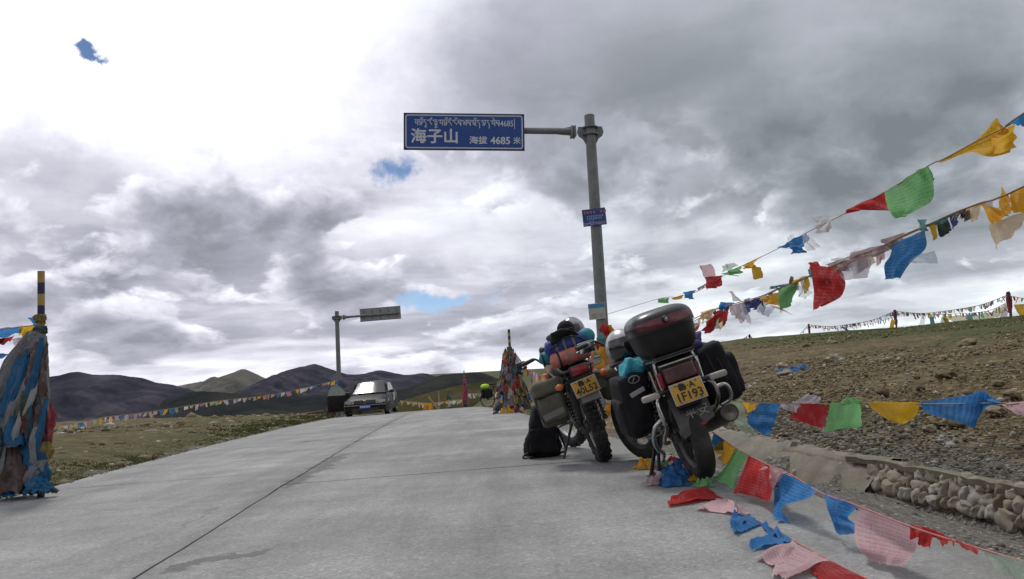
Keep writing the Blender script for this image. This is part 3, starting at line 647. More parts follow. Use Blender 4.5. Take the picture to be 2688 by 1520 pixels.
# ------------------------------------------------------------------ grass
def tufts(name, P_, hgt, seed, mat, blades=5):
    r_ = np.random.default_rng(seed); V = []; F = []
    for i, (x, y, z) in enumerate(P_):
        for k in range(blades):
            a = r_.uniform(0, 6.28); h = hgt[i] * r_.uniform(.6, 1.25); w = h * .10; l = h * r_.uniform(.2, .8); ox, oy = r_.normal(0, h * .35, 2)
            c, s = math.cos(a), math.sin(a); o = len(V); bx, by = x + ox, y + oy
            V += [(bx - s * w, by + c * w, z - .01), (bx + s * w, by - c * w, z - .01), (bx + c * l * .4 + s * w * .7, by + s * l * .4 - c * w * .7, z + h * .6), (bx + c * l * .4 - s * w * .7, by + s * l * .4 + c * w * .7, z + h * .6), (bx + c * l, by + s * l, z + h)]
            F += [(o, o + 1, o + 2, o + 3), (o + 3, o + 2, o + 4)]
    b = MB(); b.v = V; b.f = F; return struct(b.build(name, mat, smooth=0), 'stuff')
GRS = pm('grass_blades', (.075, .085, .024), .9, var=.5, scale=3, alt=(.15, .13, .06), altscale=2.0, altmix=.8, spec=.1)
n = 5200; p = np.column_stack([np.zeros(n), 5.5 * (40 / 5.5) ** rng.uniform(0, 1, n)]); p[:, 0] = xl(p[:, 1]) - .18 - np.abs(rng.normal(0, .55, n)); p = p[np.array([fb(a * .9, b * .9, 2, 3) for a, b in p]) > -.15]
tufts('verge_grass', gz(p), .012 + .0022 * p[:, 1], 1, GRS)
p = polar(5000, -.70, -.12, 8, 40); p = p[(xl(p[:, 1]) - p[:, 0]) > .7]; p = p[np.array([fb(a * .5, b * .5, 5, 3) for a, b in p]) > .05]
tufts('bank_grass', gz(p), .010 + .0016 * p[:, 1], 2, GRS, 4)
p = polar(9000, .22, .75, 16, 60); p = p[p[:, 0] > 12.5 + rng.normal(0, 2.5, len(p))]
tufts('hill_grass', gz(p), .012 + .0011 * p[:, 1], 3, GRS, 4)
p = polar(4000, .06, .72, 7, 40); p = p[(p[:, 0] > xw(p[:, 1]) + .8)]; p = p[np.array([fb(a * .35, b * .35, 15, 3) for a, b in p]) > .2]
tufts('slope_grass', gz(p), .008 + .0012 * p[:, 1], 4, GRS, 4)

# ------------------------------------------------------------------ prayer flags
ROPE = pm('flag_rope', (.30, .20, .12), .9, var=.3, scale=60)
ROPEP = pm('flag_rope_red', (.42, .17, .15), .9, var=.3, scale=60)
def ripple_patch(c4, nx=9, ny=9, amp=.12, seed=0, ragged=.05, hang=1.0):
    """cloth between four corners (TL, TR, BR, BL), free at the bottom, rippled and frayed"""
    if len(c4) == 4: rows = [(c4[0], c4[1]), (c4[3], c4[2])]
    else: rows = [(c4[2 * i], c4[2 * i + 1]) for i in range(len(c4) // 2)]
    L_ = np.array(catmull([r[0] for r in rows], 12)) if len(rows) > 2 else np.array([rows[0][0], rows[1][0]], float)
    R_ = np.array(catmull([r[1] for r in rows], 12)) if len(rows) > 2 else np.array([rows[0][1], rows[1][1]], float)
    tt = np.linspace(0, 1, len(L_)); lf = lambda w: Vector([np.interp(w, tt, L_[:, k]) for k in range(3)]); rf = lambda w: Vector([np.interp(w, tt, R_[:, k]) for k in range(3)])
    TL, TR, BR, BL = [Vector(p) for p in (rows[0][0], rows[0][1], rows[-1][1], rows[-1][0])]
    sz = ((TR - TL).length + (BL - TL).length + (BR - TR).length) / 3
    nrm = ((TR - TL).cross(BL - TL) + (BL - BR).cross(TR - BR)); nrm = nrm.normalized() if nrm.length > 1e-9 else Vector((0, 1, 0))
    A = np.zeros((ny, nx, 3)); uv = []; ph = seed * 1.7; f1, f2 = 1.1 + (seed * 37 % 10) / 10, 2.3 + (seed * 53 % 10) / 7
    for i in range(ny):
        w = i / (ny - 1)
        for j in range(nx):
            u = j / (nx - 1); p = lf(w).lerp(rf(w), u)
            d = amp * sz * (.25 + .75 * w) * (math.sin(6.28 * (f1 * u + .35 * w) + ph) * .6 + math.sin(6.28 * (f2 * u - .5 * w) + ph * 2) * .35 + .7 * fb(u * 2.0 + seed, w * 2.0, seed * .3, 2))
            tang = (BL - TL).lerp(BR - TR, u)
            e = 0
            if i == ny - 1: e = ragged * (fb(u * 9, seed, 1, 3) * .6 + .9 * math.sin(u * 3.1) * math.sin(seed))
            side = (TR - TL).lerp(BR - BL, w) * (.03 * fb(w * 4, seed * 2 + (j > nx / 2), 3, 3) if j in (0, nx - 1) else 0)
            bow = -(w * (1 - w)) * .30 * sz * math.sin(seed * 2.1 + u * 3)
            p = p + nrm * (d + bow) + tang * e + side; A[i, j] = p; uv.append((u, 1 - w))
    return A, uv
def flag_mesh(c4, mat, parent, seed, amp=.12, n=9, name='flag', org=(0, 0, 0), ragged=.05, minz=None):
    A, uv = ripple_patch(c4, n, n, amp, seed, ragged)
    if minz is not None:
        for idx in np.ndindex(A.shape[:2]):
            x, y, z = A[idx]; g0 = Hs(x, y) + minz + .004 * (idx[0] % 2); A[idx][2] = max(z, g0)
    b = MB(); b.grid(A - np.array(org)); b.uv = uv
    return b.build(name, mat, parent, smooth=180)
def string_thing(name, label, pts, group=None, r=.004, mat=None, cat='prayer flags'):
    """a rope through world points and an Empty at its first point; flags hang on it as parts"""
    o = tag(empty(name, pts[0]), label, cat, group); P0 = np.array(pts[0], float)
    cp = catmull(pts, 6); b = MB(); b.tube([q_ - P0 for q_ in cp], r, 5); b.build('rope', mat or ROPE, o, smooth=180); return o, P0
def px_string(name, label, rope, flags, Yf, scale, ox, oy, r=.004, mat=None, tail=None, amp=.12):
    c = lambda u, v: (ox + u * scale, oy + v * scale)
    def W3(u, v, dY=0):
        x, y = c(u, v); Y = Yf(x) + dY; gy_ = gY(x, y)
        if gy_ and Y > gy_ * .985: Y = gy_ * .985
        return at(x, y, Y)
    o, P0 = string_thing(name, label, [W3(u, v) for u, v in rope] + ([np.array(tail)] if tail else []), r=r, mat=mat)
    for k, (colr, q4, *rest) in enumerate(flags):
        rr = random.Random(k * 7 + len(rope)); dz = [rr.uniform(-.02, .02), rr.uniform(-.02, .02)] + [rr.uniform(-.09, .09) for _ in range(8)]
        if len(q4[0]) == 2 and isinstance(q4[0][0], tuple): q4 = [p for row in q4 for p in row]
        flag_mesh([W3(u, v, d) for (u, v), d in zip(q4, dz)], FM[colr], o, k + len(rope) * 3, amp=rest[0] if rest else amp, org=P0, n=15, minz=.006)
    return o
YA = lambda x: float(np.interp(x, [1690, 1890, 2080, 2150, 2270, 2400, 2600, 2700], [14.2, 11.5, 8.6, 7.8, 6.2, 5.2, 4.3, 3.9]))
px_string('prayer_flag_string', 'high string of torn flags rising from the sign pole, green and yellow flags uppermost',
  [(-270, 1290), (70, 1188), (180, 1178), (300, 1145), (450, 1055), (570, 990), (780, 890), (960, 790), (1180, 680), (1440, 540), (1720, 372), (1780, 350), (1990, 235), (2200, 130), (2330, 30)],
  [('green', [(55, 1188), (132, 1182), (125, 1215), (65, 1212)]), ('orange', [(145, 1185), (215, 1163), (205, 1188), (170, 1195)]), ('blue', [(215, 1150), (305, 1132), (275, 1192), (222, 1178)], .2),
   ('grey', [(300, 1125), (360, 1092), (340, 1125), (305, 1135)]), ('red', [(338, 1058), (462, 1046), (440, 1105), (380, 1138)], .18), ('pale_red', [(345, 1060), (415, 1062), (378, 974), (318, 992)]),
   ('green', [(448, 1038), (562, 988), (588, 1018), (518, 1050)], .18), ('pale_green', [(452, 1030), (556, 985), (520, 970), (450, 990)]), ('orange', [(565, 990), (694, 932), (655, 985), (590, 1010)], .18), ('yellow', [(630, 985), (690, 1000), (706, 1062), (655, 1072)]),
   ('blue', [(795, 876), (965, 786), (945, 870), (860, 885)], .18), ('blue', [(850, 880), (930, 860), (966, 905), (880, 920)], .2), ('gauze', [(945, 795), (975, 800), (1052, 862), (975, 900)]), ('gauze', [(840, 850), (900, 815), (880, 795), (850, 815)]),
   ('white', [(990, 690), (1158, 684), (1090, 772), (1012, 798)], .16), ('red', [(1180, 676), (1432, 538), (1496, 656), (1300, 650)], .12), ('green', [((1436, 545), (1650, 400)), ((1475, 600), (1712, 470)), ((1505, 665), (1702, 590)), ((1528, 704), (1600, 668))], .07), ('green', [(1630, 410), (1700, 385), (1745, 470), (1680, 480)], .25),
   ('yellow', [((1770, 350), (1782, 364)), ((1950, 252), (1965, 300)), ((2040, 175), (2050, 320)), ((2112, 90), (2115, 325)), ((2150, 170), (2200, 300))], .07), ('yellow', [((2080, 200), (2100, 310)), ((2150, 165), (2165, 300)), ((2222, 122), (2228, 270))], .10), ('blue', [(2195, 128), (2320, 35), (2310, 140), (2250, 138)], .08)],
  YA, .4327, 1700, 270, tail=(3.7, 3.2, 2.5))
YB = lambda x: float(np.interp(x, [1600, 1830, 2000, 2130, 2350, 2590, 2700], [14.0, 11.0, 9.0, 7.4, 6.0, 4.8, 4.4]))
px_string('prayer_flag_string', 'crowded lower string of frayed flags with a big dark red flag and orange cloths',
  [(-200, 1430), (150, 1370), (300, 1300), (400, 1255), (480, 1230), (600, 1198), (700, 1168), (850, 1100), (980, 1050), (1200, 955), (1400, 880), (1560, 800), (1700, 740), (1860, 668), (2010, 610), (2330, 485)],
  [('pale_orange', [(320, 1268), (440, 1238), (372, 1312), (330, 1316)], .2), ('yellow', [(335, 1275), (400, 1248), (390, 1275), (345, 1290)], .2), ('pale_green', [(350, 1310), (440, 1290), (450, 1365), (400, 1372)], .15), ('red', [(430, 1258), (494, 1272), (382, 1402), (335, 1372)], .18), ('blue', [(438, 1208), (525, 1212), (470, 1255), (440, 1255)], .18),
   ('white', [(490, 1145), (512, 1140), (582, 1200), (520, 1205)]), ('lilac', [(495, 1232), (592, 1208), (640, 1342), (525, 1288)]), ('navy', [(598, 1205), (692, 1176), (665, 1255), (602, 1240)], .2), ('faded', [(578, 1195), (625, 1180), (615, 1225), (580, 1220)], .2),
   ('pale_blue', [(680, 1228), (772, 1240), (742, 1302), (668, 1270)]), ('orange', [(690, 1182), (792, 1148), (802, 1232), (712, 1212)], .16), ('pale_orange', [(720, 1222), (800, 1238), (890, 1290), (800, 1250)]), ('green', [(788, 1132), (912, 1088), (882, 1202), (812, 1275)], .10), ('pale_green', [(860, 1120), (985, 1052), (905, 1100), (850, 1150)], .1),
   ('gauze', [(900, 1100), (1002, 1150), (962, 1192), (898, 1172)]), ('yellow', [(868, 1082), (982, 1046), (960, 1065), (880, 1100)], .2), ('brown', [(866, 1050), (882, 1055), (880, 1100), (862, 1095)]), ('teal', [(740, 1115), (850, 1095), (830, 1110), (750, 1130)], .2), ('teal', [(975, 1010), (1020, 990), (1020, 1050), (985, 1065)], .2),
   ('red', [((1000, 985), (1160, 1000)), ((1004, 1070), (1180, 1080)), ((1016, 1160), (1150, 1165)), ((1010, 1264), (1045, 1236))], .07), ('red', [(972, 970), (1030, 962), (1080, 1050), (1000, 1020)], .25), ('pale_red', [(1060, 1040), (1130, 1035), (1120, 1100), (1080, 1095)], .2), ('lilac', [(1160, 1000), (1342, 928), (1330, 1050), (1182, 1084)]), ('faded', [(1068, 985), (1242, 925), (1222, 1022), (1092, 1005)], .2),
   ('faded', [(1232, 908), (1502, 845), (1482, 898), (1252, 955)], .2), ('faded', [(1418, 830), (1562, 785), (1510, 855), (1440, 870)], .22), ('white', [(1105, 945), (1250, 935), (1240, 960), (1110, 960)], .1),
   ('blue', [((1498, 852), (1684, 770)), ((1472, 930), (1678, 880)), ((1446, 985), (1575, 975)), ((1448, 1075), (1522, 1064))], .07), ('pale_blue', [(1640, 920), (1742, 898), (1752, 972), (1590, 972)]), ('teal', [(1638, 708), (1695, 706), (1700, 778), (1640, 772)], .2), ('teal', [(1740, 722), (1842, 678), (1810, 722), (1750, 742)], .2),
   ('pale_orange', [(1905, 650), (2060, 590), (2050, 620), (1930, 655)], .15), ('grey', [(1850, 680), (1900, 665), (1880, 700), (1850, 700)], .3), ('brown', [(1890, 665), (1935, 645), (1925, 690), (1900, 690)], .3),
   ('orange', [(2018, 612), (2130, 640), (2200, 690), (2090, 738)], .12), ('orange', [(2130, 640), (2155, 478), (2212, 600), (2190, 690)], .10), ('orange', [(2200, 545), (2330, 490), (2330, 650), (2212, 668)], .10), ('pale_orange', [(2072, 738), (2330, 640), (2240, 770), (2110, 888)], .10)],
  YB, .4327, 1700, 270, r=.006, mat=ROPE, tail=(3.7, 3.2, 2.0))
YC = lambda x: float(np.interp(x, [1600, 1880, 2688], [9.5, 6.5, 4.2]))
px_string('prayer_flag_string', 'level string of printed flags stretched across the scree, blue to green to yellow',
  [(-700, 985), (-200, 1000), (90, 1003), (365, 1013), (700, 1018), (1000, 1022), (1265, 1012), (1700, 1022), (2370, 1012), (2700, 990)],
  [('pale_green', [((88, 1003), (218, 1010)), ((105, 1080), (250, 1120)), ((150, 1180), (292, 1220)), ((250, 1272), (338, 1292))], .07), ('green', [(88, 1003), (200, 1010), (190, 1060), (100, 1065)], .15), ('orange', [(208, 1000), (368, 1014), (312, 1085), (262, 1090)], .12), ('blue', [((362, 1014), (532, 1020)), ((300, 1080), (512, 1100)), ((260, 1180), (482, 1190)), ((370, 1262), (444, 1276))], .06),
   ('lilac', [(528, 1018), (705, 1018), (690, 1097), (560, 1062)], .14), ('lilac', [(640, 1010), (862, 1012), (872, 955), (768, 932)], .12), ('red', [((698, 1014), (932, 1030)), ((665, 1080), (926, 1110)), ((615, 1132), (905, 1180)), ((790, 1200), (880, 1230))], .06),
   ('green', [(962, 1008), (1200, 1020), (1212, 1212), (908, 1258)], .07), ('green', [(1040, 1012), (1248, 1028), (1172, 968), (1092, 962)], .16), ('yellow', [((1262, 1005), (1690, 1006)), ((1320, 1065), (1688, 1075)), ((1400, 1125), (1640, 1135)), ((1490, 1178), (1570, 1184))], .06),
   ('blue', [((1712, 1002), (1738, 1092)), ((1900, 980), (1900, 1132)), ((2090, 952), (2080, 1176)), ((2235, 914), (2186, 1208)), ((2300, 955), (2210, 1100))], .05), ('blue', [((2150, 935), (2130, 1030)), ((2245, 914), (2230, 1040)), ((2374, 1000), (2368, 1026))], .08), ('pink', [(2376, 1018), (2660, 990), (2680, 1150), (2500, 1105)], .08)],
  YC, .3138, 1880, 740, r=.0035, tail=(3.7, 3.2, .62))
YD = lambda x: float(np.interp(x, [1860, 1960, 2010, 2150, 2390, 2688], [5.05, 4.3, 3.85, 3.15, 2.45, 2.05]))
px_string('prayer_flag_string', 'string of large flags sagging over the road edge, with a big printed pink flag',
  [(525, 285), (690, 398), (880, 495), (1050, 570), (1230, 680), (1480, 770), (1830, 908), (2270, 1048), (2680, 1165)],
  [('blue', [(528, 292), (605, 340), (585, 405), (540, 390)], .15), ('orange', [(588, 340), (686, 392), (605, 515), (565, 420)], .12), ('green', [(680, 392), (764, 442), (672, 672), (515, 582)], .08), ('red', [(755, 440), (895, 500), (902, 748), (668, 690)], .06), ('pink', [(888, 500), (1040, 562), (905, 672), (796, 605)], .14),
   ('blue', [((985, 552), (1222, 660)), ((915, 640), (1160, 722)), ((905, 740), (1005, 785)), ((930, 845), (1024, 882))], .07), ('blue', [((1268, 690), (1482, 770)), ((1288, 780), (1410, 848)), ((1308, 870), (1452, 900)), ((1328, 948), (1472, 950))], .08),
   ('pink', [((1490, 778), (1832, 905)), ((1470, 900), (1828, 1020)), ((1500, 1045), (1800, 1105)), ((1580, 1132), (1760, 1168))], .05), ('red', [(1828, 888), (1995, 930), (1945, 1072), (1830, 980)], .2), ('red', [(1960, 928), (2110, 985), (2090, 1020), (1980, 1000)], .2), ('red', [(2090, 985), (2275, 1050), (2260, 1065), (2110, 1025)], .2), ('pale_green', [(2268, 1048), (2640, 1150), (2600, 1290), (2390, 1200)], .08)],
  YD, .3992, 1660, 1020, r=.003, mat=ROPEP)
YE = lambda x: 9.0
px_string('prayer_flag_string', 'string of flags lying along the concrete, red then pink then blue',
  [(440, 655), (600, 722), (700, 800), (850, 880), (1060, 1000), (1310, 1135), (1600, 1280)],
  [('red', [(480, 648), (592, 716), (232, 772), (285, 712)], .10), ('red', [(430, 660), (520, 690), (300, 745), (330, 700)], .12), ('pink', [(525, 735), (605, 722), (695, 832), (408, 796)], .10), ('pink', [(600, 725), (780, 820), (700, 838), (650, 800)], .1), ('blue', [(690, 798), (855, 880), (668, 962), (640, 872)], .12), ('blue', [(650, 830), (760, 850), (740, 890), (640, 895)], .15),
   ('blue', [(840, 882), (1064, 1002), (1000, 1020), (870, 930)], .18), ('blue', [(800, 985), (930, 950), (1010, 1012), (772, 1062)], .12), ('pink', [((1050, 1005), (1312, 1132)), ((1000, 1090), (1240, 1180)), ((935, 1170), (1150, 1215)), ((915, 1232), (1010, 1252))], .06), ('pink', [((1048, 1008), (1072, 1060)), ((950, 1050), (1010, 1130)), ((805, 1115), (915, 1168))], .08),
   ('red', [(1305, 1138), (1600, 1290), (1250, 1290), (1168, 1195)], .08)],
  YE, .3992, 1660, 1020, r=.003, mat=ROPEP)

# crumpled cloth thrown down under the motorcycle
def crumple(P_, r, mat, parent, seed, org, hgt=.7, name='flag'):
    n = 15; A = np.zeros((n, n, 3)); uv = []
    for i in range(n):
        for j in range(n):
            u, v = i / (n - 1) * 2 - 1, j / (n - 1) * 2 - 1; d = max(abs(u), abs(v)); x = P_[0] + r * (u + .35 * fb(u * 1.5, v * 1.5, seed, 3)); y = P_[1] + r * 1.1 * (v + .35 * fb(u * 1.5, v * 1.5, seed + 5, 3))
            z = max(0, hgt * r * (1 - d ** 2) * (.62 + .9 * fb(u * 1.5, v * 1.5, seed + 9, 2)) + .3 * r * abs(fb(u * 2.2, v * 2.2, seed + 2, 2)) * (1 - .6 * d)); A[i, j] = (x, y, Hs(x, y) + .006 + z); uv.append((i / (n - 1), j / (n - 1)))
    b = MB(); b.grid(A - np.array(org)); b.uv = uv; return b.build(name, mat, parent, smooth=180)
hp = gp(1770, 1230); heap = tag(empty('flag_heap', hp), 'heap of crumpled blue, orange and green flags under the motorcycle stand', 'prayer flags')
for k, (u, v, w, colr, hh) in enumerate([(950, 1255, 62, 'orange', 1.1), (900, 1262, 30, 'orange', .5), (1170, 1365, 95, 'blue', 1.3), (1110, 1310, 55, 'blue', 1.5), (1230, 1330, 50, 'blue', 1.2), (1010, 1375, 50, 'pink', 1.2), (1060, 1330, 36, 'lilac', 1.2), (1300, 1350, 36, 'yellow', 1.2), (1385, 1385, 50, 'green', 1.2), (1100, 1250, 44, 'green', 1.0), (1140, 1268, 40, 'white', 1.2), (1230, 1262, 50, 'pink', .9), (1200, 1240, 40, 'red', 1.0), (1010, 1310, 26, 'red', 1.0), (1400, 1362, 26, 'pale_green', 1.2), (1180, 1300, 60, 'blue', 1.6), (1090, 1375, 46, 'navy', 1.0), (1340, 1390, 40, 'green', 1.0), (980, 1240, 40, 'yellow', 1.0), (1260, 1290, 46, 'lilac', 1.2), (1150, 1235, 46, 'red', 1.2), (1060, 1270, 34, 'brown', 1.0)]):
    x, y = 1340 + u * .3708, 760 + (v + w * .25) * .3708; P_ = gp(x, y); crumple(P_, w * .3708 / FPX * P_.y, FM[colr], heap, k * 3.3, hp, hh)

# faint string across the left bank up to the far sign pole
def auto_string(name, label, pts, n, cols, w, h, group=None, seed=0, sag=0, blow=(.1, -.05), skip=.1, r=.004, fn=5):
    rr = random.Random(seed); P_ = [np.array(p, float) for p in pts]
    if len(P_) == 2:
        P_ = [P_[0] + (P_[1] - P_[0]) * t - np.array([0, 0, sag * 4 * t * (1 - t)]) for t in np.linspace(0, 1, 9)]
    o, P0 = string_thing(name, label, P_, group, r=r); cp = np.array(catmull(P_, 12)); d = np.concatenate([[0], np.cumsum(np.linalg.norm(np.diff(cp, axis=0), axis=1))])
    L = d[-1]; pos = lambda s: np.array([np.interp(s, d, cp[:, k]) for k in range(3)]); st = L / n
    for k in range(n):
        if rr.random() < skip: continue
        s0 = st * (k + .05 + rr.uniform(0, .2)); s1 = s0 + min(w * rr.uniform(.5, 1.05), st * .95); hh = h * rr.uniform(.45, 1.05); bl = np.array([blow[0] * rr.uniform(-1, 1.6), blow[1] * rr.uniform(-1, 1), 0]); dn = np.array([0, 0, -hh])
        a, b_ = pos(s0), pos(s1); tw = rr.uniform(.2, 1.0)
        flag_mesh([a, b_, b_ + dn * rr.uniform(.6, 1.0) + bl * hh * 6 * tw + (a - b_) * rr.uniform(-.1, .5), a + dn + bl * hh * 6 * tw + (b_ - a) * rr.uniform(-.2, .4)], FM[cols[k % len(cols)] if rr.random() < .8 else rr.choice(cols)], o, seed * 31 + k, amp=.16, n=fn, org=P0)
    return o
fp = tag(empty('flag_post', (3.7, 3.2, Hs(3.7, 3.2))), 'plain wooden post on the scree that holds the near flag strings', 'post'); b = MB(); b.tube([(0, 0, -.2), (.01, 0, 1.4), (0, 0, 2.9)], [.05, .045, .04], 9); b.build('post', pm('flag_post_wood', (.14, .105, .07), .9, var=.3, bump=.5), fp)
C5 = ['blue', 'white', 'red', 'green', 'yellow']
C5W = ['blue', 'white', 'pale_red', 'pale_green', 'yellow', 'white', 'pale_orange', 'lilac']
fl = [(0, 560), (110, 520), (300, 490), (500, 445), (750, 415), (1000, 380), (1300, 330), (1500, 305), (1750, 275), (1950, 235), (2130, 195), (2265, 160)]
auto_string('prayer_flag_string', 'long string of small faded flags running from the left bank to the far sign pole', [at(100 + u * .3495, 940 + v * .3495, float(np.interp(u, [0, 2265], [19, 37.8]))) for u, v in fl], 62, C5W, .34, .21, seed=3, skip=.12, r=.008, blow=(.05, -.03))

# tangled older line beside the crowded string
auto_string('prayer_flag_string', 'tangle of small torn flags twisted along the crowded lower string', [at(1700 + u * .4327, 270 + v * .4327, YB(1700 + u * .4327) + .1) for u, v in [(250, 1340), (400, 1262), (480, 1236), (600, 1206), (700, 1174), (850, 1106), (980, 1056), (1200, 962), (1400, 888), (1560, 808), (1700, 748), (1860, 676), (2010, 618), (2200, 545)]], 46,
            ['faded', 'gauze', 'old_grey', 'pale_orange', 'lilac', 'old_green', 'white', 'navy', 'pale_red', 'yellow'], .16, .15, seed=77, skip=.1, r=.004, blow=(.08, -.03), fn=7)
auto_string('prayer_flag_string', 'low bunched flags behind the top box below the crowded string', [at(1800, 850, 12.5), at(1850, 845, 12), at(1900, 815, 11.5), at(1960, 790, 11)], 12, ['pale_orange', 'green', 'red', 'lilac', 'yellow', 'blue'], .26, .26, seed=79, skip=.05, r=.004, fn=8)

# ------------------------------------------------------------------ shared materials for vehicles
BLK = pm('black_plastic', (.012, .012, .013), .45, var=.3, dust=.25, dustcol=(.10, .09, .075))
RUB = pm('tyre_rubber', (.016, .016, .016), .8, var=.3, dust=.6, dustcol=(.10, .092, .08), bump=.3)
CHR = pm('chrome_dull', (.50, .50, .49), .25, metal=1.0, var=.25, scale=30, dust=.25, dustcol=(.25, .22, .19))
STL = pm('steel_dark', (.10, .10, .10), .5, metal=.8, var=.3, dust=.3)
ALU = pm('alloy', (.42, .42, .41), .42, metal=.9, var=.25, dust=.3)
NYL = pm('black_nylon', (.010, .010, .012), .8, var=.4, bump=.5, bscale=90, dust=.10, dustcol=(.06, .055, .048), spec=.25)
OLV = pm('olive_canvas', (.105, .098, .068), .9, var=.25, bump=.7, bscale=120, dust=.4, dustcol=(.17, .155, .12))
OLVD = pm('olive_trim', (.055, .05, .035), .9, var=.25, bump=.4)
GRYC = pm('grey_canvas', (.20, .195, .18), .85, var=.2, bump=.4)
RED = pm('lamp_red', (.26, .012, .022), .25, var=.2, scale=30, spec=.6)
REDD = pm('lamp_red_dull', (.10, .016, .016), .35, var=.3, scale=14, spec=.5, dust=.25)
ORG = pm('lamp_orange', (.62, .16, .03), .3, var=.2)
SIL = pm('silver_paint', (.40, .40, .41), .32, metal=.5, var=.12, alt=(.03, .03, .03), altscale=7, altlo=.46, altmix=.9)
VIS = pm('dark_visor', (.012, .012, .014), .12, var=.2, coat=.6)
GLS = pm('mirror_glass', (.75, .78, .80), .05, metal=1.0, var=.05)
YPL = pm('plate_yellow', (.50, .28, .025), .55, var=.12, scale=18, dust=.25, dustcol=(.30, .21, .08))
INK = pm('plate_black', (.012, .012, .012), .6)
WHT = pm('plate_edge', (.45, .44, .41), .55, dust=.3)
TEAL = pm('teal_nylon', (.02, .20, .25), .7, var=.25, bump=.5, bscale=50)
AQUA = pm('aqua_nylon', (.03, .33, .42), .6, var=.25, bump=.5, bscale=50)
BLU = pm('blue_nylon', (.025, .045, .20), .75, var=.25, bump=.6, bscale=40)
PUR = pm('purple_nylon', (.035, .025, .12), .7, var=.3, bump=.6, bscale=40)
PNK = pm('pink_foam', (.42, .12, .10), .85, var=.22, bump=.5, bscale=60, alt=(.52, .25, .21), altscale=6)
STR = pm('webbing', (.22, .19, .11), .9, var=.35, scale=60)
CAB = pm('black_strap', (.008, .008, .009), .7, var=.3)

def tyre_prof(R_, w, h, n=10):
    """tyre cross-section as (radius, x) from bead to bead"""
    pr = [(R_ - h, -w * .30)]
    for k in range(n + 1):
        a = math.pi * k / n; pr.append((R_ - h * .55 + h * .55 * math.sin(a) ** .8, -w * .5 * math.cos(a)))
    return pr + [(R_ - h, w * .30), (R_ - h - .004, w * .2), (R_ - h - .004, -w * .2)]
def wheel(root, name, yc, R_, w, kind, knobs=False, rimmat=None, steer=0):
    c = (0, yc, R_); o = empty(name); o.parent = root; hh = .095 if not knobs else .085
    b = MB(); b.lathe(tyre_prof(R_ - (.012 if knobs else 0), w, hh), c, 'X', 56, close=True)
    if knobs:
        for k in range(46):
            a = 2 * math.pi * k / 46
            for r_, xs in ((R_ - .006, (-.36, 0, .36) if k % 2 else (-.2, .2)), ):
                for x in xs:
                    rr = r_ - .02 * abs(x) * 1.6; b.box((x * w, yc + rr * math.cos(a), R_ + rr * math.sin(a)), (w * .25, .020, .024), rot=(a, 0, 0))
    else:
        for k in range(40):
            a = 2 * math.pi * k / 40
            for sx in (): b.box((sx * w * .26, yc + (R_ - .006) * math.cos(a + sx * .04), R_ + (R_ - .006) * math.sin(a + sx * .04)), (w * .36, .026, .006), rot=(a, 0, sx * .5))
    b.build('tyre', RUB, o, smooth=50)
    ri = R_ - hh; rm = rimmat or ALU
    b = MB(); b.lathe([(ri + .004, -w * .32), (ri - .012, -w * .26), (ri - .024, -w * .12), (ri - .024, w * .12), (ri - .012, w * .26), (ri + .004, w * .32), (ri - .002, w * .2), (ri - .002, -w * .2)], c, 'X', 48, close=True); b.build('rim', rm, o, smooth=40)
    b = MB(); b.lathe([(.0, -.06), (.05, -.06), (.058, -.045), (.045, -.02), (.045, .02), (.058, .045), (.05, .06), (0, .06)], c, 'X', 24); b.build('hub', STL, o, smooth=40)
    b = MB()
    if kind == 'cast':
        for k in range(5):
            a = 2 * math.pi * k / 5 + .3; d = Vector((0, math.cos(a), math.sin(a))); p = Vector((0, -math.sin(a), math.cos(a)))
            for s_ in (-1, 1): b.tube([Vector(c) + d * .045 + p * s_ * .022, Vector(c) + d * (ri - .015) + p * s_ * .012], [.011, .008], 6)
        b.build('spokes', STL, o, smooth=60)
    else:
        for k in range(32):
            a = 2 * math.pi * k / 32; a2 = a + (.35 if k % 4 < 2 else -.35); sx = .035 if k % 2 else -.035
            b.tube([(sx, yc + .05 * math.cos(a2), R_ + .05 * math.sin(a2)), (0, yc + (ri - .018) * math.cos(a), R_ + (ri - .018) * math.sin(a))], .0022, 4)
        b.build('spokes', CHR, o, smooth=60)
    if steer: p_ = Vector((0, yc, 0)); o.rotation_euler = (0, 0, steer); o.location = p_ - Matrix.Rotation(steer, 3, 'Z') @ p_ + Vector((-.05, 0, 0))
    return o
def plate(root, c, tilt, roll, rows, w=.22, h=.14):
    """number plate facing backwards (towards -y)"""
    M = Matrix.Translation(c) @ Matrix.Rotation(roll, 4, 'Y') @ Matrix.Rotation(tilt, 4, 'X') @ Matrix.Rotation(rad(90), 4, 'X') @ Matrix.Diagonal((.92, .92, .92, 1))
    b = MB(); b.rbox((0, 0, 0), (w, h, .003), .012, 2); b.v = [tuple(M @ Vector(p)) for p in b.v]; o = b.build('number_plate', WHT, root, smooth=30)
    b = MB(); b.rbox((0, 0, .0025), (w - .012, h - .012, .003), .010, 2); b.v = [tuple(M @ Vector(p)) for p in b.v]; b.build('plate_face', YPL, o, smooth=30)
    for (u, v) in ((-.07, .052), (.07, .052), (-.07, -.058), (.07, -.058)):
        b = MB(); b.lathe([(0, .008), (.006, .007), (.007, .003)], (u, v, 0), 'Z', 8); b.v = [tuple(M @ Vector(p)) for p in b.v]; b.build('plate_bolt', STL, o, smooth=40)
    for body, s_, x, y, sx in rows: text(body, s_, INK, o, M @ Matrix.Translation((x, y, .0055)), .0012, sx=sx)
    return o
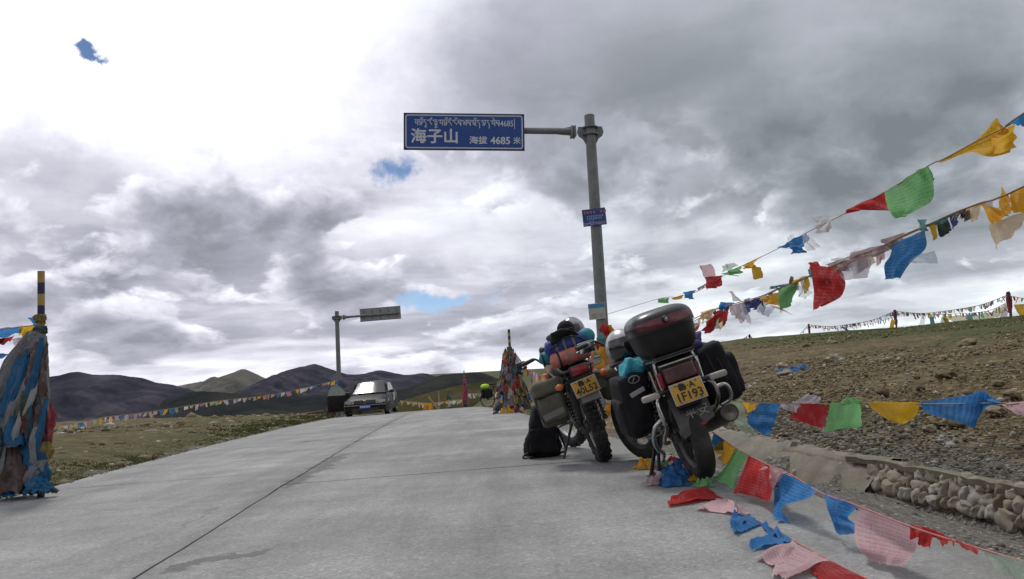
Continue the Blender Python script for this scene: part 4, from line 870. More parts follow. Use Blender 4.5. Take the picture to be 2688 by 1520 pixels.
def springs(root, x, y0, z0, y1, z1, r=.026, turns=9):
    p0, p1 = Vector((x, y0, z0)), Vector((x, y1, z1)); d = p1 - p0; t = d.normalized(); a = t.cross(Vector((1, 0, 0))).normalized(); b_ = t.cross(a)
    b = MB(); b.cyl(p0, p1, .013, n=8); b.cyl(p0 + d * .55, p1, .021, n=10); b.cyl(p0, p0 + d * .08, .022, n=10); o = b.build('shock_absorber', STL, root)
    b = MB(); b.tube([p0 + d * (.08 + .78 * k / (turns * 10)) + (a * math.cos(k * .628) + b_ * math.sin(k * .628)) * r for k in range(turns * 10 + 1)], .0045, 5); b.build('spring', CHR, o, smooth=180)

def bike_common(root, wb, fork_x=.085, bar_z=1.02, bar_w=.36, head_y=None, Rf=.30):
    """front end, engine and frame shared by both machines"""
    hy = wb - .30
    b = MB()
    for s_ in (-1, 1): b.tube([(s_ * fork_x, wb, Rf), (s_ * fork_x, wb - .16, .66)], .024, 10); b.tube([(s_ * fork_x, wb - .16, .66), (s_ * fork_x, hy + .02, .93)], .016, 10)
    b.box((0, hy + .06, .86), (.22, .06, .03), (.38, 0, 0)); b.box((0, hy + .10, .74), (.22, .06, .03), (.38, 0, 0)); b.build('front_fork', STL, root)
    b = MB(); b.tube(catmull([(-bar_w, hy - .16, bar_z + .01), (-bar_w * .62, hy - .08, bar_z + .02), (-.10, hy - .01, bar_z - .06), (.10, hy - .01, bar_z - .06), (bar_w * .62, hy - .08, bar_z + .02), (bar_w, hy - .16, bar_z + .01)], 5), .011, 8); hb = b.build('handlebar', STL, root, smooth=60)
    for s_ in (-1, 1):
        b = MB(); b.tube([(s_ * bar_w * .68, hy - .095, bar_z + .02), (s_ * (bar_w + .02), hy - .165, bar_z + .01)], [.018, .017], 10); b.build('grip', BLK, hb)
        b = MB(); b.tube([(s_ * bar_w * .62, hy - .03, bar_z + .01), (s_ * bar_w * .8, hy - .05, bar_z), (s_ * (bar_w + .02), hy - .11, bar_z - .02)], .006, 6); b.build('lever', ALU, hb)
    b = MB(); b.rbox((0, wb - .62, .44), (.24, .34, .30), .05, 2); b.rbox((0, wb - .52, .60), (.13, .16, .16), .03, 2)
    for k in range(6): b.rbox((0, wb - .52, .55 + k * .022), (.18, .19, .008), .003, 1)
    b.lathe([(0, -.16), (.075, -.16), (.085, -.14), (.085, .14), (.075, .16), (0, .16)], (0, wb - .62, .40), 'X', 20); b.build('engine', STL, root, smooth=40)
    b = MB(); b.tube([(0, hy + .03, .86), (0, hy - .1, .66), (0, wb - .46, .34), (0, .46, .26), (0, .36, .40)], .02, 8); b.tube([(0, hy + .02, .90), (0, hy - .3, .82), (0, .30, .74), (0, -.1, .74)], .018, 8)
    for s_ in (-1, 1): b.tube([(s_ * .08, .34, .40), (s_ * .11, .05, .70), (s_ * .10, -.20, .76)], .012, 8)
    b.build('frame', BLK, root, smooth=60)
    for s_ in (-1, 1):
        b = MB(); b.tube([(s_ * .09, 0, .30), (s_ * .095, .40, .36)], [.022, .026], 8); b.box((s_ * .09, -.02, .30), (.02, .09, .05)); b.build('swingarm', STL, root, smooth=60)
def mirror(root, s_, base, head, w=.13, h=.085, mat=GLS, yaw=0):
    b = MB(); b.tube(catmull([base, ((base[0] + head[0]) / 2 + s_ * .03, (base[1] + head[1]) / 2, head[2] - .04), head], 5), .006, 6); o = b.build('mirror', BLK, root, smooth=60)
    b = MB(); b.rbox(head, (w, .03, h), .02, 2, rot=(.1, 0, yaw)); b.build('mirror_housing', BLK, o)
    M = Euler((.1, 0, yaw)).to_matrix(); c = Vector(head) + M @ Vector((0, -.017, 0)); b = MB(); b.rbox(c, (w - .014, .004, h - .014), .014, 2, rot=(.1, 0, yaw)); b.build('mirror_glass', mat, o)
def on(bike, name, label, cat):
    o = empty(name, bike.location.copy(), bike.rotation_euler.copy()); o.scale = bike.scale; return tag(o, label, cat)
def bag(c, d, bev, seed, rot=None, lump=.012, taper=(1, 1), ex=5.0, cuts=7):
    b = MB(); k = .09
    bm = bmesh.new(); bmesh.ops.create_cube(bm, size=1); bmesh.ops.subdivide_edges(bm, edges=bm.edges[:], cuts=cuts, use_grid_fill=True); M = Euler(rot or (0, 0, 0)).to_matrix(); vs = []
    bm.verts.index_update()
    for v in bm.verts:
        p = v.co * 2; q_ = Vector([math.copysign(abs(t) ** 1.0, t) for t in p]); L = (abs(q_.x) ** ex + abs(q_.y) ** ex + abs(q_.z) ** ex) ** (1 / ex); q_ = q_ * ((1 - bev) + bev / max(L, 1e-6)) if bev < 1 else q_ / L
        zk = (q_.z + 1) / 2; tx, ty = taper[0] + (1 - taper[0]) * zk, taper[1] + (1 - taper[1]) * zk
        q_ = Vector((q_.x * d[0] / 2 * tx, q_.y * d[1] / 2 * ty, q_.z * d[2] / 2)); n_ = q_.normalized(); q_ += n_ * lump * 2 * fb(q_.x * 9 + seed, q_.y * 9, q_.z * 9, 3); vs.append(M @ q_ + Vector(c))
    b.add(vs, [[v.index for v in f.verts] for f in bm.faces]); bm.free(); return b
def roll_bag(c, L, r, seed, rot=(0, 0, 0), lump=.006):
    b = MB(); M = Euler(rot).to_matrix(); n, m = 18, 16; A = np.zeros((m, n, 3))
    for i in range(m):
        u = i / (m - 1) * 2 - 1; rr = r * (1 - abs(u) ** 9) ** .5 if abs(u) < 1 else .0; rr = max(rr, r * .02)
        for j in range(n):
            a = 2 * math.pi * j / n; q_ = r and rr * (1 + lump / r * 2 * fb(u * 4 + seed, math.cos(a) * 2, math.sin(a) * 2, 3)); A[i, j] = M @ Vector((u * L / 2, q_ * math.cos(a), q_ * math.sin(a))) + Vector(c)
    b.grid(A, closeu=True); return b
def hoop(c, r, w, rot=(0, 0, 0), n=24, sq=1.0, th=.002):
    """strap round a roll lying along x"""
    M = Euler(rot).to_matrix(); b = MB(); A = [[M @ Vector((x, (r + th) * math.cos(2 * math.pi * k / n), (r + th) * sq * math.sin(2 * math.pi * k / n))) + Vector(c) for k in range(n)] for x in (-w / 2, w / 2)]
    b.grid(np.array([[tuple(p) for p in row] for row in A]), closeu=True); return b
def helmet(o, c, r, rot, shell, face=VIS):
    M = Euler(rot).to_matrix(); b = MB(); b.ell(c, (r * .86, r * 1.05, r), 28, 18, rot, lambda p: (p.x, p.y + (.10 * r if p.z < -.2 * r and p.y < 0 else 0) * 0, max(p.z, -r * .80))); b.build('shell', shell, o, smooth=60)
    A = []
    for th in np.linspace(-.62, .48, 11): A.append([tuple(M @ Vector((r * .875 * math.sin(ph) * math.cos(th), -r * 1.065 * math.cos(ph) * math.cos(th), r * 1.02 * math.sin(th))) + Vector(c)) for ph in np.linspace(-1.15, 1.15, 19)])
    b = MB(); b.grid(np.array(A)); b.build('visor', face, o, smooth=180)
    b = MB(); b.tube([tuple(M @ Vector((r * .80 * math.sin(ph), -r * 1.0 * math.cos(ph), -r * .74)) + Vector(c)) for ph in np.linspace(-2.4, 2.4, 25)], r * .09, 8); b.build('rim', BLK, o, smooth=180)

LEAN = rad(-16)
# ------------------------------------------------------------------ road motorcycle with top box
P1 = gp(1848, 1258)
bk1 = tag(empty('motorcycle', (P1.x, P1.y, P1.z - .004), (0, rad(-15.5), rad(4.0))), 'dirty black road motorcycle with a hard top box and chrome guard bars', 'motorcycle')
bk1.scale = (.98, .98, .98)
wheel(bk1, 'rear_wheel', 0, .30, .115, 'cast', rimmat=STL); wheel(bk1, 'front_wheel', 1.27, .30, .085, 'cast', rimmat=STL, steer=rad(22))
bike_common(bk1, 1.27, bar_z=.99)
b = MB(); A = []
for a in np.linspace(rad(35), rad(150), 16): A.append([(x, .335 * math.cos(a), .30 + .335 * math.sin(a) + .012 * (1 - (x / .075) ** 2)) for x in np.linspace(-.075, .075, 7)])
b.grid(np.array(A)); b.build('rear_mudguard', BLK, bk1, smooth=180)
b = MB(); A = []
for a in np.linspace(rad(20), rad(150), 16): A.append([(x, 1.27 + .325 * math.cos(a), .30 + .325 * math.sin(a) + .012 * (1 - (x / .055) ** 2)) for x in np.linspace(-.055, .055, 7)])
b.grid(np.array(A)); b.build('front_mudguard', BLK, bk1, smooth=180)
FLP = pm('mud_flap', (.075, .072, .068), .8, var=.3, scale=14, dust=.6, dustcol=(.15, .14, .125), bump=.3)
b = MB(); fo = [(-.115, .575), (.115, .575), (.125, .40), (.085, .385), (.02, .365), (-.045, .345), (-.095, .325), (-.105, .40)]
b.poly(fo, .006, (0, -.315, 0), (1, 0, 0), (0, .13, .99)); fl_ = b.build('mud_flap', FLP, bk1, smooth=30)
CHK = pm('chalk_marks', (.30, .29, .28), .9, dust=.4)
text('平安', .075, CHK, fl_, Matrix.Translation((.03, -.269, .452)) @ Matrix.Rotation(rad(90 - 7.5), 4, 'X') , .0005, sx=1.0)
b = MB(); b.rbox((.035, -.282, .378), (.05, .003, .02), .003, 1, rot=(-.13, 0, 0)); b.build('red_sticker', RED, fl_)
plate(bk1, (0, -.345, .592), rad(-14), rad(0), [('鲁·A', .052, -.002, .034, 1.15), ('1F193', .076, 0, -.027, 1.0)])
b = MB(); b.rbox((0, -.25, .56), (.16, .10, .12), .02, 2); b.build('plate_bracket', BLK, bk1)
b = MB(); b.rbox((0, -.27, .705), (.19, .10, .095), .018, 3, rot=(-.15, 0, 0)); tl = b.build('tail_light', REDD, bk1)
b = MB()
for k in range(6): b.box((0, -.3225 + .0 * k, .672 + k * .0135), (.16, .004, .003), rot=(-.15, 0, 0))
b.build('lens_ribs', BLK, tl)
for s_ in (-1, 1):
    b = MB(); b.rbox((s_ * .118, -.24, .69), (.03, .09, .10), .012, 2); b.build('side_reflector', RED if s_ < 0 else REDD, bk1)
b = MB(); b.rbox((0, -.08, .735), (.24, .42, .12), .04, 3, taper=(.9, 1)); b.build('tail_cowl', BLK, bk1)
for s_ in (-1, 1):
    b = MB(); b.tube([(s_ * .09, -.27, .622), (s_ * .17, -.29, .622)], [.014, .016], 8); o = b.build('turn_signal', BLK, bk1)
    b = MB(); b.rbox((s_ * .215, -.295, .620), (.11, .05, .038), .016, 2, rot=(0, 0, s_ * -.12)); b.build('signal_lens', pm('signal_grey', (.33, .31, .27), .5, dust=.4), o)
b = MB()
for s_ in (-1, 1):
    b.tube([(s_ * .125, -.27, .60), (s_ * .13, -.265, .74), (s_ * .12, -.25, .805)], .010, 8); b.tube([(s_ * .13, -.05, .70), (s_ * .13, -.12, .80), (s_ * .12, -.30, .812)], .010, 8); b.tube([(s_ * .145, -.22, .60), (s_ * .15, -.21, .76)], .009, 8)
b.tube([(-.12, -.30, .812), (.12, -.30, .812)], .009, 8); b.tube([(-.115, -.315, .775), (.115, -.315, .775)], .008, 8); b.tube([(-.12, -.10, .812), (.12, -.10, .812)], .009, 8); b.box((0, -.20, .818), (.17, .20, .008)); b.build('luggage_rack', CHR, bk1, smooth=60)
# top box: tapering shell, domed lid, wide red reflector and round lock
def boxfn(top):
    def f(p): return (p.x * (1 + .10 * (1 if top else (p.z / .15))), p.y * (1.0 + (0 if top else .10 * p.z / .15)), p.z + (.035 * (1 - (p.x / .24) ** 2) if top and p.z > 0 else 0))
    return f
TBX = (0, -.19, .905); TB = pm('top_box_shell', (.010, .010, .010), .48, var=.4, scale=12, dust=.25, dustcol=(.045, .042, .038), spec=.3)
LID = pm('top_box_lid', (.014, .014, .015), .32, var=.5, scale=5, coat=.15, dust=.2, dustcol=(.05, .047, .043), spec=.4)
SH = bag((0, -.19, .955), (.41, .385, .29), 1.0, 81, lump=0, taper=(.86, .9), ex=3.4, cuts=13); tb = SH.build('top_box', TB, bk1, smooth=180)
LD = bag((0, -.19, .962), (.425, .40, .295), 1.0, 82, lump=0, taper=(.88, .92), ex=3.4, cuts=13); LD.v = [(x, y, max(z, .985)) for x, y, z in LD.v]; LD.build('lid', LID, tb, smooth=50)
def front_y(x, z):   # how far the lid bulges towards the rear at (x, z)
    zq = (z - .962) / .1475; k = (zq + 1) / 2; tx, ty = .88 + .12 * k, .92 + .08 * k; xq = abs(x) / (.2125 * tx); return .200 * ty * max(1e-3, 1 - xq ** 3.4 - abs(zq) ** 3.4) ** (1 / 3.4)
A = []
for v_ in np.linspace(-1, 1, 6): A.append([(u * .168, -.19 - front_y(u * .168, 1.028 + .028 * v_ * (1 - .35 * abs(u) ** 3)) - .004, 1.028 + .028 * v_ * (1 - .35 * abs(u) ** 3)) for u in np.linspace(-1, 1, 21)])
b = MB(); b.grid(np.array(A)); b.build('reflector_strip', pm('reflector_red', (.13, .010, .018), .2, var=.25, spec=.6, dust=.2), tb, smooth=180)
b = MB(); b.lathe([(0, -.408), (.019, -.408), (.021, -.398), (.021, -.375)], (0, 0, 1.035), 'Y', 18); b.build('lock_ring', BLK, tb)
b = MB(); b.lathe([(0, -.413), (.012, -.412), (.013, -.405)], (0, 0, 1.035), 'Y', 14); b.build('lock', CHR, tb)
b = MB(); b.rbox((0, -.19, .822), (.24, .30, .02), .006, 2); b.build('mounting_plate', BLK, tb)
# chrome guard bars
for s_ in (-1, 1):
    b = MB(); pts = [(s_ * .145, -.22, .60), (s_ * .175, -.25, .565), (s_ * .18, -.26, .46), (s_ * .165, -.22, .41), (s_ * .175, -.10, .33), (s_ * .15, .02, .285), (s_ * .11, .10, .27)] if s_ < 0 else [(.13, -.26, .63), (.18, -.27, .58), (.19, -.25, .50), (.17, -.16, .42), (.14, 0, .36)]
    b.tube(catmull(pts, 6), .013, 10); o = b.build('guard_bar', CHR, bk1, smooth=180)
    pts = [(-.172, -.245, .475), (-.235, -.24, .44), (-.255, -.18, .36), (-.235, -.12, .29), (-.20, -.06, .245), (-.22, -.04, .20)] if s_ < 0 else [(.18, -.26, .55), (.245, -.26, .55), (.27, -.24, .50), (.26, -.22, .45), (.20, -.20, .43)]
    b = MB(); b.tube(catmull(pts, 6), .013, 10); b.build('guard_loop', CHR, o, smooth=180)
b = MB(); b.tube([(.15, .75, .25), (.18, .45, .22), (.20, .20, .28), (.21, -.28, .385)], [.022, .025, .05, .052], 20, caps=False); ex = b.build('exhaust', pm('exhaust_dark', (.05, .046, .043), .5, metal=.6, dust=.5), bk1, smooth=60)
b = MB(); b.lathe([(.0525, 0), (.056, -.006), (.050, -.014), (.046, -.006), (.018, -.002), (.012, .004), (0, .004)], (.21, -.283, .386), 'Y', 28); b.build('exhaust_tip', pm('exhaust_cap', (.12, .105, .09), .4, metal=.7, dust=.4), ex, smooth=50)
springs(bk1, -.125, .03, .32, .16, .66); springs(bk1, .125, .03, .32, .16, .66)
b = MB(); b.rbox((0, .22, .775), (.26, .62, .10), .045, 3); b.build('seat', NYL, bk1, smooth=60)
b = MB(); b.ell((0, .72, .80), (.15, .27, .15), 20, 12, fn=lambda p: (p.x, p.y, p.z * (1 if p.z > 0 else .8))); b.build('fuel_tank', pm('tank_black', (.012, .012, .014), .2, coat=.5, dust=.2), bk1, smooth=180)
b = MB(); b.rbox((0, 1.04, .93), (.20, .06, .11), .03, 2); b.build('instrument_cluster', BLK, bk1)
b = MB(); b.lathe([(0, 1.20), (.085, 1.20), (.09, 1.16), (.06, 1.06), (0, 1.05)], (0, 0, .84), 'Y', 20); b.build('headlight', CHR, bk1)
mirror(bk1, -1, (-.21, .90, 1.0), (-.30, .86, .99)); mirror(bk1, 1, (.21, .90, .96), (.28, .86, .95))
b = MB()
for s_ in (-1, 1): b.tube([(s_ * .10, .40, .30), (s_ * .19 if s_ < 0 else .15, .30, .085)], .012, 8)
b.tube([(-.19, .30, .085), (.15, .30, .085)], .009, 6); b.tube([(-.10, .42, .30), (-.245, .33, .07)], .013, 8); b.rbox((-.25, .325, .066), (.05, .06, .01), .003, 1); b.build('stand', CAB, bk1, smooth=60)
b = MB(); b.lathe([(.06, -.006), (.125, -.006), (.125, .006), (.06, .006)], (-.06, 1.27, .30), 'X', 28, close=True); b.build('brake_disc', CHR, bk1, smooth=40)
b = MB(); b.rbox((-.075, 1.19, .38), (.03, .07, .10), .01, 2); b.build('caliper', pm('caliper_gold', (.55, .28, .05), .35, metal=.5), bk1)
# luggage carried by it (things of their own)
sb = on(bk1, 'saddlebag', 'tall black nylon saddlebag with a grey tab on the road motorcycle, beside its chrome loop', 'bag')
bag((-.245, .12, .57), (.20, .38, .40), .55, 1, rot=(0, rad(4), 0), taper=(.86, .9)).build('body', NYL, sb, smooth=180)
bag((-.285, .12, .51), (.16, .28, .24), .6, 4, lump=.008).build('outer_pocket', NYL, sb, smooth=180)
b = MB(); b.rbox((-.235, -.085, .655), (.10, .006, .03), .004, 1, rot=(0, rad(-12), 0)); b.build('reflective_tab', pm('tab_grey', (.30, .30, .29), .6), sb)
b = MB(); b.tube([(-.23 + .035 * math.cos(a), -.083, .735 + .022 * math.sin(a)) for a in np.linspace(0, 6.28, 18)], .003, 5); b.tube([(-.245, -.084, .722), (-.222, -.084, .748)], .003, 5); b.build('round_emblem', pm('emblem_grey', (.22, .22, .22), .6), sb)
b = MB(); b.tube(catmull([(-.29, -.05, .375), (-.24, -.075, .36), (-.17, -.07, .365)], 5), .004, 5); b.build('piping', pm('piping_grey', (.20, .20, .19), .6), sb)
sb = on(bk1, 'saddlebag', 'bulging black nylon saddlebag hanging above the exhaust of the road motorcycle', 'bag')
bag((.27, .08, .60), (.22, .42, .38), .6, 2, rot=(0, rad(-4), 0)).build('body', NYL, sb, smooth=180)
bag((.345, .05, .575), (.15, .33, .27), .6, 7).build('outer_pocket', NYL, sb, smooth=180)
b = MB()
for k in range(3): b.tube([(.235 + k * .06, -.14 + .02 * k, .75 - .02 * k), (.25 + k * .06, -.16 + .02 * k, .60), (.24 + k * .06, -.14 + .02 * k, .44)], .004, 5)
b.build('zip', BLK, sb)
h1 = on(bk1, 'helmet', 'silver and black full-face helmet resting in front of the top box', 'helmet'); helmet(h1, (-.165, .26, .925), .13, (rad(-6), rad(4), rad(2)), SIL)
aq = on(bk1, 'stuff_sack', 'small bright aqua sack tied beside the motorcycle seat', 'bag'); bag((-.185, .08, .785), (.12, .17, .14), .95, 71, rot=(0, rad(20), 0), lump=.028).build('sack', AQUA, aq, smooth=60)
b = MB(); b.ell((-.165, .06, .805), (.03, .045, .035), 10, 8); b.build('sack_tie', PUR, aq, smooth=180)
pu = on(bk1, 'rolled_jacket', 'dark purple jacket bundled behind the black top box', 'jacket'); bag((.20, .08, .815), (.17, .26, .09), .8, 11, lump=.03).build('body', PUR, pu, smooth=180)
b = MB(); b.tube(catmull([(.12, 0, .86), (.20, -.03, .875), (.27, .0, .83)], 5), .006, 6); b.build('strap', CAB, pu)

# ------------------------------------------------------------------ trail motorcycle with canvas panniers
P2 = gp(1588, 1210)
bk2 = tag(empty('motorcycle', (P2.x, P2.y, P2.z - .004), (0, LEAN, rad(3.5))), 'trail motorcycle on knobbly tyres with a bright red tail lamp, loaded with bedrolls', 'motorcycle')
bk2.scale = (.97, .97, .97)
wheel(bk2, 'rear_wheel', 0, .315, .112, 'wire', True); wheel(bk2, 'front_wheel', 1.36, .335, .085, 'wire', True, steer=rad(22)); bike_common(bk2, 1.36, bar_z=.93, bar_w=.31, Rf=.335)
b = MB(); A = []
for k, (y, z) in enumerate([(.35, .74), (.15, .76), (-.10, .75), (-.28, .70), (-.36, .62), (-.40, .52)]): A.append([(x, y, z + .018 * (1 - (x / .085) ** 2)) for x in np.linspace(-.085, .085, 7)])
b.grid(np.array(A)); b.build('rear_mudguard', BLK, bk2, smooth=180)
b = MB(); A = []
for k, (y, z) in enumerate([(1.02, .80), (1.2, .78), (1.42, .76), (1.58, .70)]): A.append([(x, y, z + .02 * (1 - (x / .06) ** 2)) for x in np.linspace(-.06, .06, 7)])
b.grid(np.array(A)); b.build('front_mudguard', BLK, bk2, smooth=180)
plate(bk2, (.0, -.405, .655), rad(-12), rad(-4), [('鲁·A', .052, 0, .034, 1.15), ('40L52', .076, 0, -.027, 1.0)])
b = MB(); b.rbox((0.01, -.40, .565), (.15, .006, .06), .004, 1, rot=(-.15, 0, 0)); b.build('plate_backing', pm('backing_grey', (.17, .165, .15), .7, dust=.4), bk2)
b = MB(); b.rbox((0, -.355, .785), (.155, .07, .085), .016, 2, rot=(-.1, 0, 0)); tl = b.build('tail_light', BLK, bk2)
b = MB(); b.rbox((0, -.388, .788), (.135, .02, .066), .010, 2, rot=(-.1, 0, 0)); b.build('lens', RED, tl)
for s_ in (-1, 1):
    b = MB(); b.tube([(s_ * .06, -.30, .73), (s_ * .16, -.30, .71)], .007, 6); o = b.build('turn_signal', BLK, bk2); b = MB(); b.ell((s_ * .185, -.30, .705), (.034, .022, .026), 12, 8); b.build('signal_lens', ORG, o, smooth=180)
springs(bk2, -.12, -.02, .33, .14, .66); springs(bk2, .12, -.02, .33, .14, .66)
b = MB(); b.rbox((0, .25, .80), (.24, .70, .10), .045, 3); b.build('seat', NYL, bk2, smooth=60)
b = MB(); b.tube([(-.12, -.30, .80), (.12, -.30, .80), (.12, .10, .84), (-.12, .10, .84), (-.12, -.30, .80)], .010, 8); b.tube([(-.11, -.28, .80), (-.10, -.1, .62)], .008, 6); b.tube([(.11, -.28, .80), (.10, -.1, .62)], .008, 6); b.build('luggage_rack', STL, bk2)
b = MB(); b.ell((0, .78, .85), (.14, .26, .15), 20, 12); b.build('fuel_tank', pm('tank_white', (.45, .20, .10), .3, coat=.3, dust=.3), bk2, smooth=180)
b = MB(); b.rbox((0, 1.22, .92), (.22, .10, .24), .05, 3, rot=(.3, 0, 0)); b.build('headlight_cowl', BLK, bk2)
mirror(bk2, 1, (.26, .95, .88), (.32, .82, .76), .125, .085, yaw=.1)
for s_ in (-1, 1):
    b = MB(); b.rbox((s_ * .33, 1.0, .93), (.10, .04, .08), .02, 2); b.build('hand_guard', BLK, bk2)
b = MB(); b.tube([(-.10, .46, .34), (-.285, .40, .065)], [.014, .011], 8); b.rbox((-.292, .40, .064), (.055, .06, .012), .003, 1, rot=(0, .3, 0)); b.build('side_stand', BLK, bk2, smooth=60)
b = MB(); b.tube([(-.10, .52, .34), (-.22, .52, .33)], .011, 8); b.tube([(.10, .52, .34), (.22, .52, .33)], .011, 8); b.build('foot_pegs', STL, bk2)
b = MB(); b.tube(catmull([(.12, .80, .30), (.14, .5, .40), (.15, .2, .58), (.16, -.20, .62)], 5), [.018] * 5 + [.022] * 5 + [.04] * 6, 14); b.build('exhaust', STL, bk2, smooth=60)
b = MB(); b.rbox((.20, .62, .66), (.03, .24, .16), .012, 2, rot=(.3, 0, 0)); b.rbox((-.17, .70, .74), (.03, .2, .12), .012, 2); b.build('side_panel', pm('panel_orange', (.55, .12, .03), .4, dust=.3), bk2)
b = MB(); b.tube(catmull([(.36, .84, .86), (.32, .8, .83), (.24, .72, .70), (.20, .5, .66)], 5), .012, 8); b.build('crash_bar', pm('bar_orange', (.55, .13, .04), .4, dust=.25), bk2, smooth=180)
# luggage
pn = on(bk2, 'pannier', 'large olive canvas pannier with grey band and trim, slung above the backpack', 'bag')
bag((-.265, .02, .60), (.24, .36, .36), .75, 21, rot=(0, rad(3), 0), taper=(.9, .95)).build('body', OLV, pn, smooth=180)
bag((-.27, -.045, .71), (.245, .30, .12), .7, 23, rot=(rad(-10), rad(3), 0)).build('flap', OLV, pn, smooth=180)
bag((-.28, -.165, .565), (.19, .06, .20), .6, 25).build('pocket', OLV, pn, smooth=180)
b = MB(); b.rbox((-.28, -.199, .515), (.175, .006, .05), .004, 1, rot=(0, rad(-6), 0)); b.build('grey_band', GRYC, pn)
b = MB(); b.tube(catmull([(-.375, -.13, .74), (-.392, -.16, .60), (-.375, -.165, .47), (-.30, -.16, .425), (-.2, -.15, .42)], 6), .007, 6); b.build('piping', OLVD, pn, smooth=180)
pn = on(bk2, 'pannier', 'smaller olive canvas pannier beside the plate, facing the black motorcycle', 'bag')
bag((.25, .02, .585), (.21, .34, .24), .7, 31, rot=(0, rad(-5), 0), taper=(.85, .95)).build('body', OLV, pn, smooth=180)
bag((.25, -.02, .67), (.215, .30, .09), .7, 33).build('flap', OLV, pn, smooth=180)
b = MB(); b.tube(catmull([(.345, -.14, .69), (.352, -.15, .60), (.33, -.14, .49)], 6), .006, 6); b.build('piping', GRYC, pn, smooth=180)
rl = on(bk2, 'foam_roll', 'pink foam bedroll strapped across the tail of the trail motorcycle', 'bedroll'); roll_bag((0.0, -.16, .905), .36, .062, 3).build('roll', PNK, rl, smooth=180)
for x in (-.10, -.02, .06, .13): hoop((x, -.16, .905), .064, .016).build('strap', STR if x > -.1 else CAB, rl, smooth=180)
rl = on(bk2, 'sleeping_bag', 'dark blue sleeping bag roll strapped on top of the pink roll', 'bedroll'); roll_bag((-.005, -.10, 1.005), .36, .066, 5).build('roll', BLU, rl, smooth=180)
for x in (-.09, -.02, .06): hoop((x, -.10, 1.005), .068, .018).build('strap', STR, rl, smooth=180)
b = MB(); b.tube(catmull([(-.15, -.17, 1.0), (-.06, -.18, 1.03), (.0, -.17, 1.06), (.1, -.18, 1.03), (.17, -.17, .96)], 5), .006, 6); b.build('cord', CAB, rl, smooth=180)
rl = on(bk2, 'tent_roll', 'long teal tent roll poking out at both ends of the bedrolls', 'bedroll'); roll_bag((0.0, -.0, .965), .50, .056, 8, rot=(0, rad(-6), 0)).build('roll', TEAL, rl, smooth=180)
b = MB(); b.ell((.185, -.05, 1.01), (.075, .075, .07), 16, 10); b.build('folded_end', TEAL, rl, smooth=180)
for x in (-.21, .2): hoop((x, 0, .965 + x * .1), .058, .012).build('strap', CAB, rl, smooth=180)
kb = on(bk2, 'day_bag', 'crumpled black bag lashed on top of the blue sleeping bag', 'bag'); bag((.0, -.06, 1.075), (.25, .20, .10), .8, 41, lump=.03).build('body', NYL, kb, smooth=180)
b = MB(); b.tube(catmull([(-.15, -.12, 1.02), (-.06, -.16, 1.11), (.06, -.16, 1.10), (.16, -.12, 1.0)], 5), .005, 6); b.build('cord', CAB, kb, smooth=180)
h2 = on(bk2, 'helmet', 'helmet with a black front and silver shell perched above the bedrolls', 'helmet'); helmet(h2, (.12, .16, 1.085), .125, (0, rad(6), rad(-28)), pm('helmet_grey', (.30, .30, .31), .3, metal=.3, var=.3, alt=(.05, .05, .05), altscale=7))
b = MB(); b.ell((.06, .05, 1.12), (.075, .07, .075), 16, 10); b.build('black_cap', NYL, h2, smooth=180)

# backpack standing against the side stand
PB = gp(1428, 1200); pk = tag(empty('backpack', PB, (0, 0, .1)), 'black backpack standing on the road below the olive pannier', 'backpack')
bp = bag((0, .02, .215), (.31, .20, .45), .7, 51, rot=(rad(6), rad(3), 0), lump=.02, taper=(1.0, 1.0))
bp.v = [(x * (1.06 - .62 * max(0, z - .08) / .34) - .10 * z + .02, y, max(z, .004)) for x, y, z in bp.v]; bp.build('body', NYL, pk, smooth=180)
pf = bag((-.01, -.085, .15), (.25, .07, .22), .8, 53, lump=.012); pf.build('front_pocket', NYL, pk, smooth=180)
b = MB(); b.tube(catmull([(.13, -.02, .25), (.17, -.03, .13), (.19, -.02, .05), (.13, -.03, .03)], 6), .010, 6); b.build('shoulder_strap', CAB, pk, smooth=180)
b = MB(); b.tube(catmull([(-.13, -.05, .05), (-.175, -.06, .035), (-.19, -.07, .012), (-.15, -.09, .012)], 6), .008, 6); b.tube([(-.14, -.09, .012), (-.10, -.10, .014)], .012, 6); b.build('loose_strap', CAB, pk, smooth=180)
b = MB(); b.tube(catmull([(-.03, 0, .42), (0, -.02, .455), (.04, 0, .42)], 6), .007, 6); b.build('handle', CAB, pk, smooth=180)

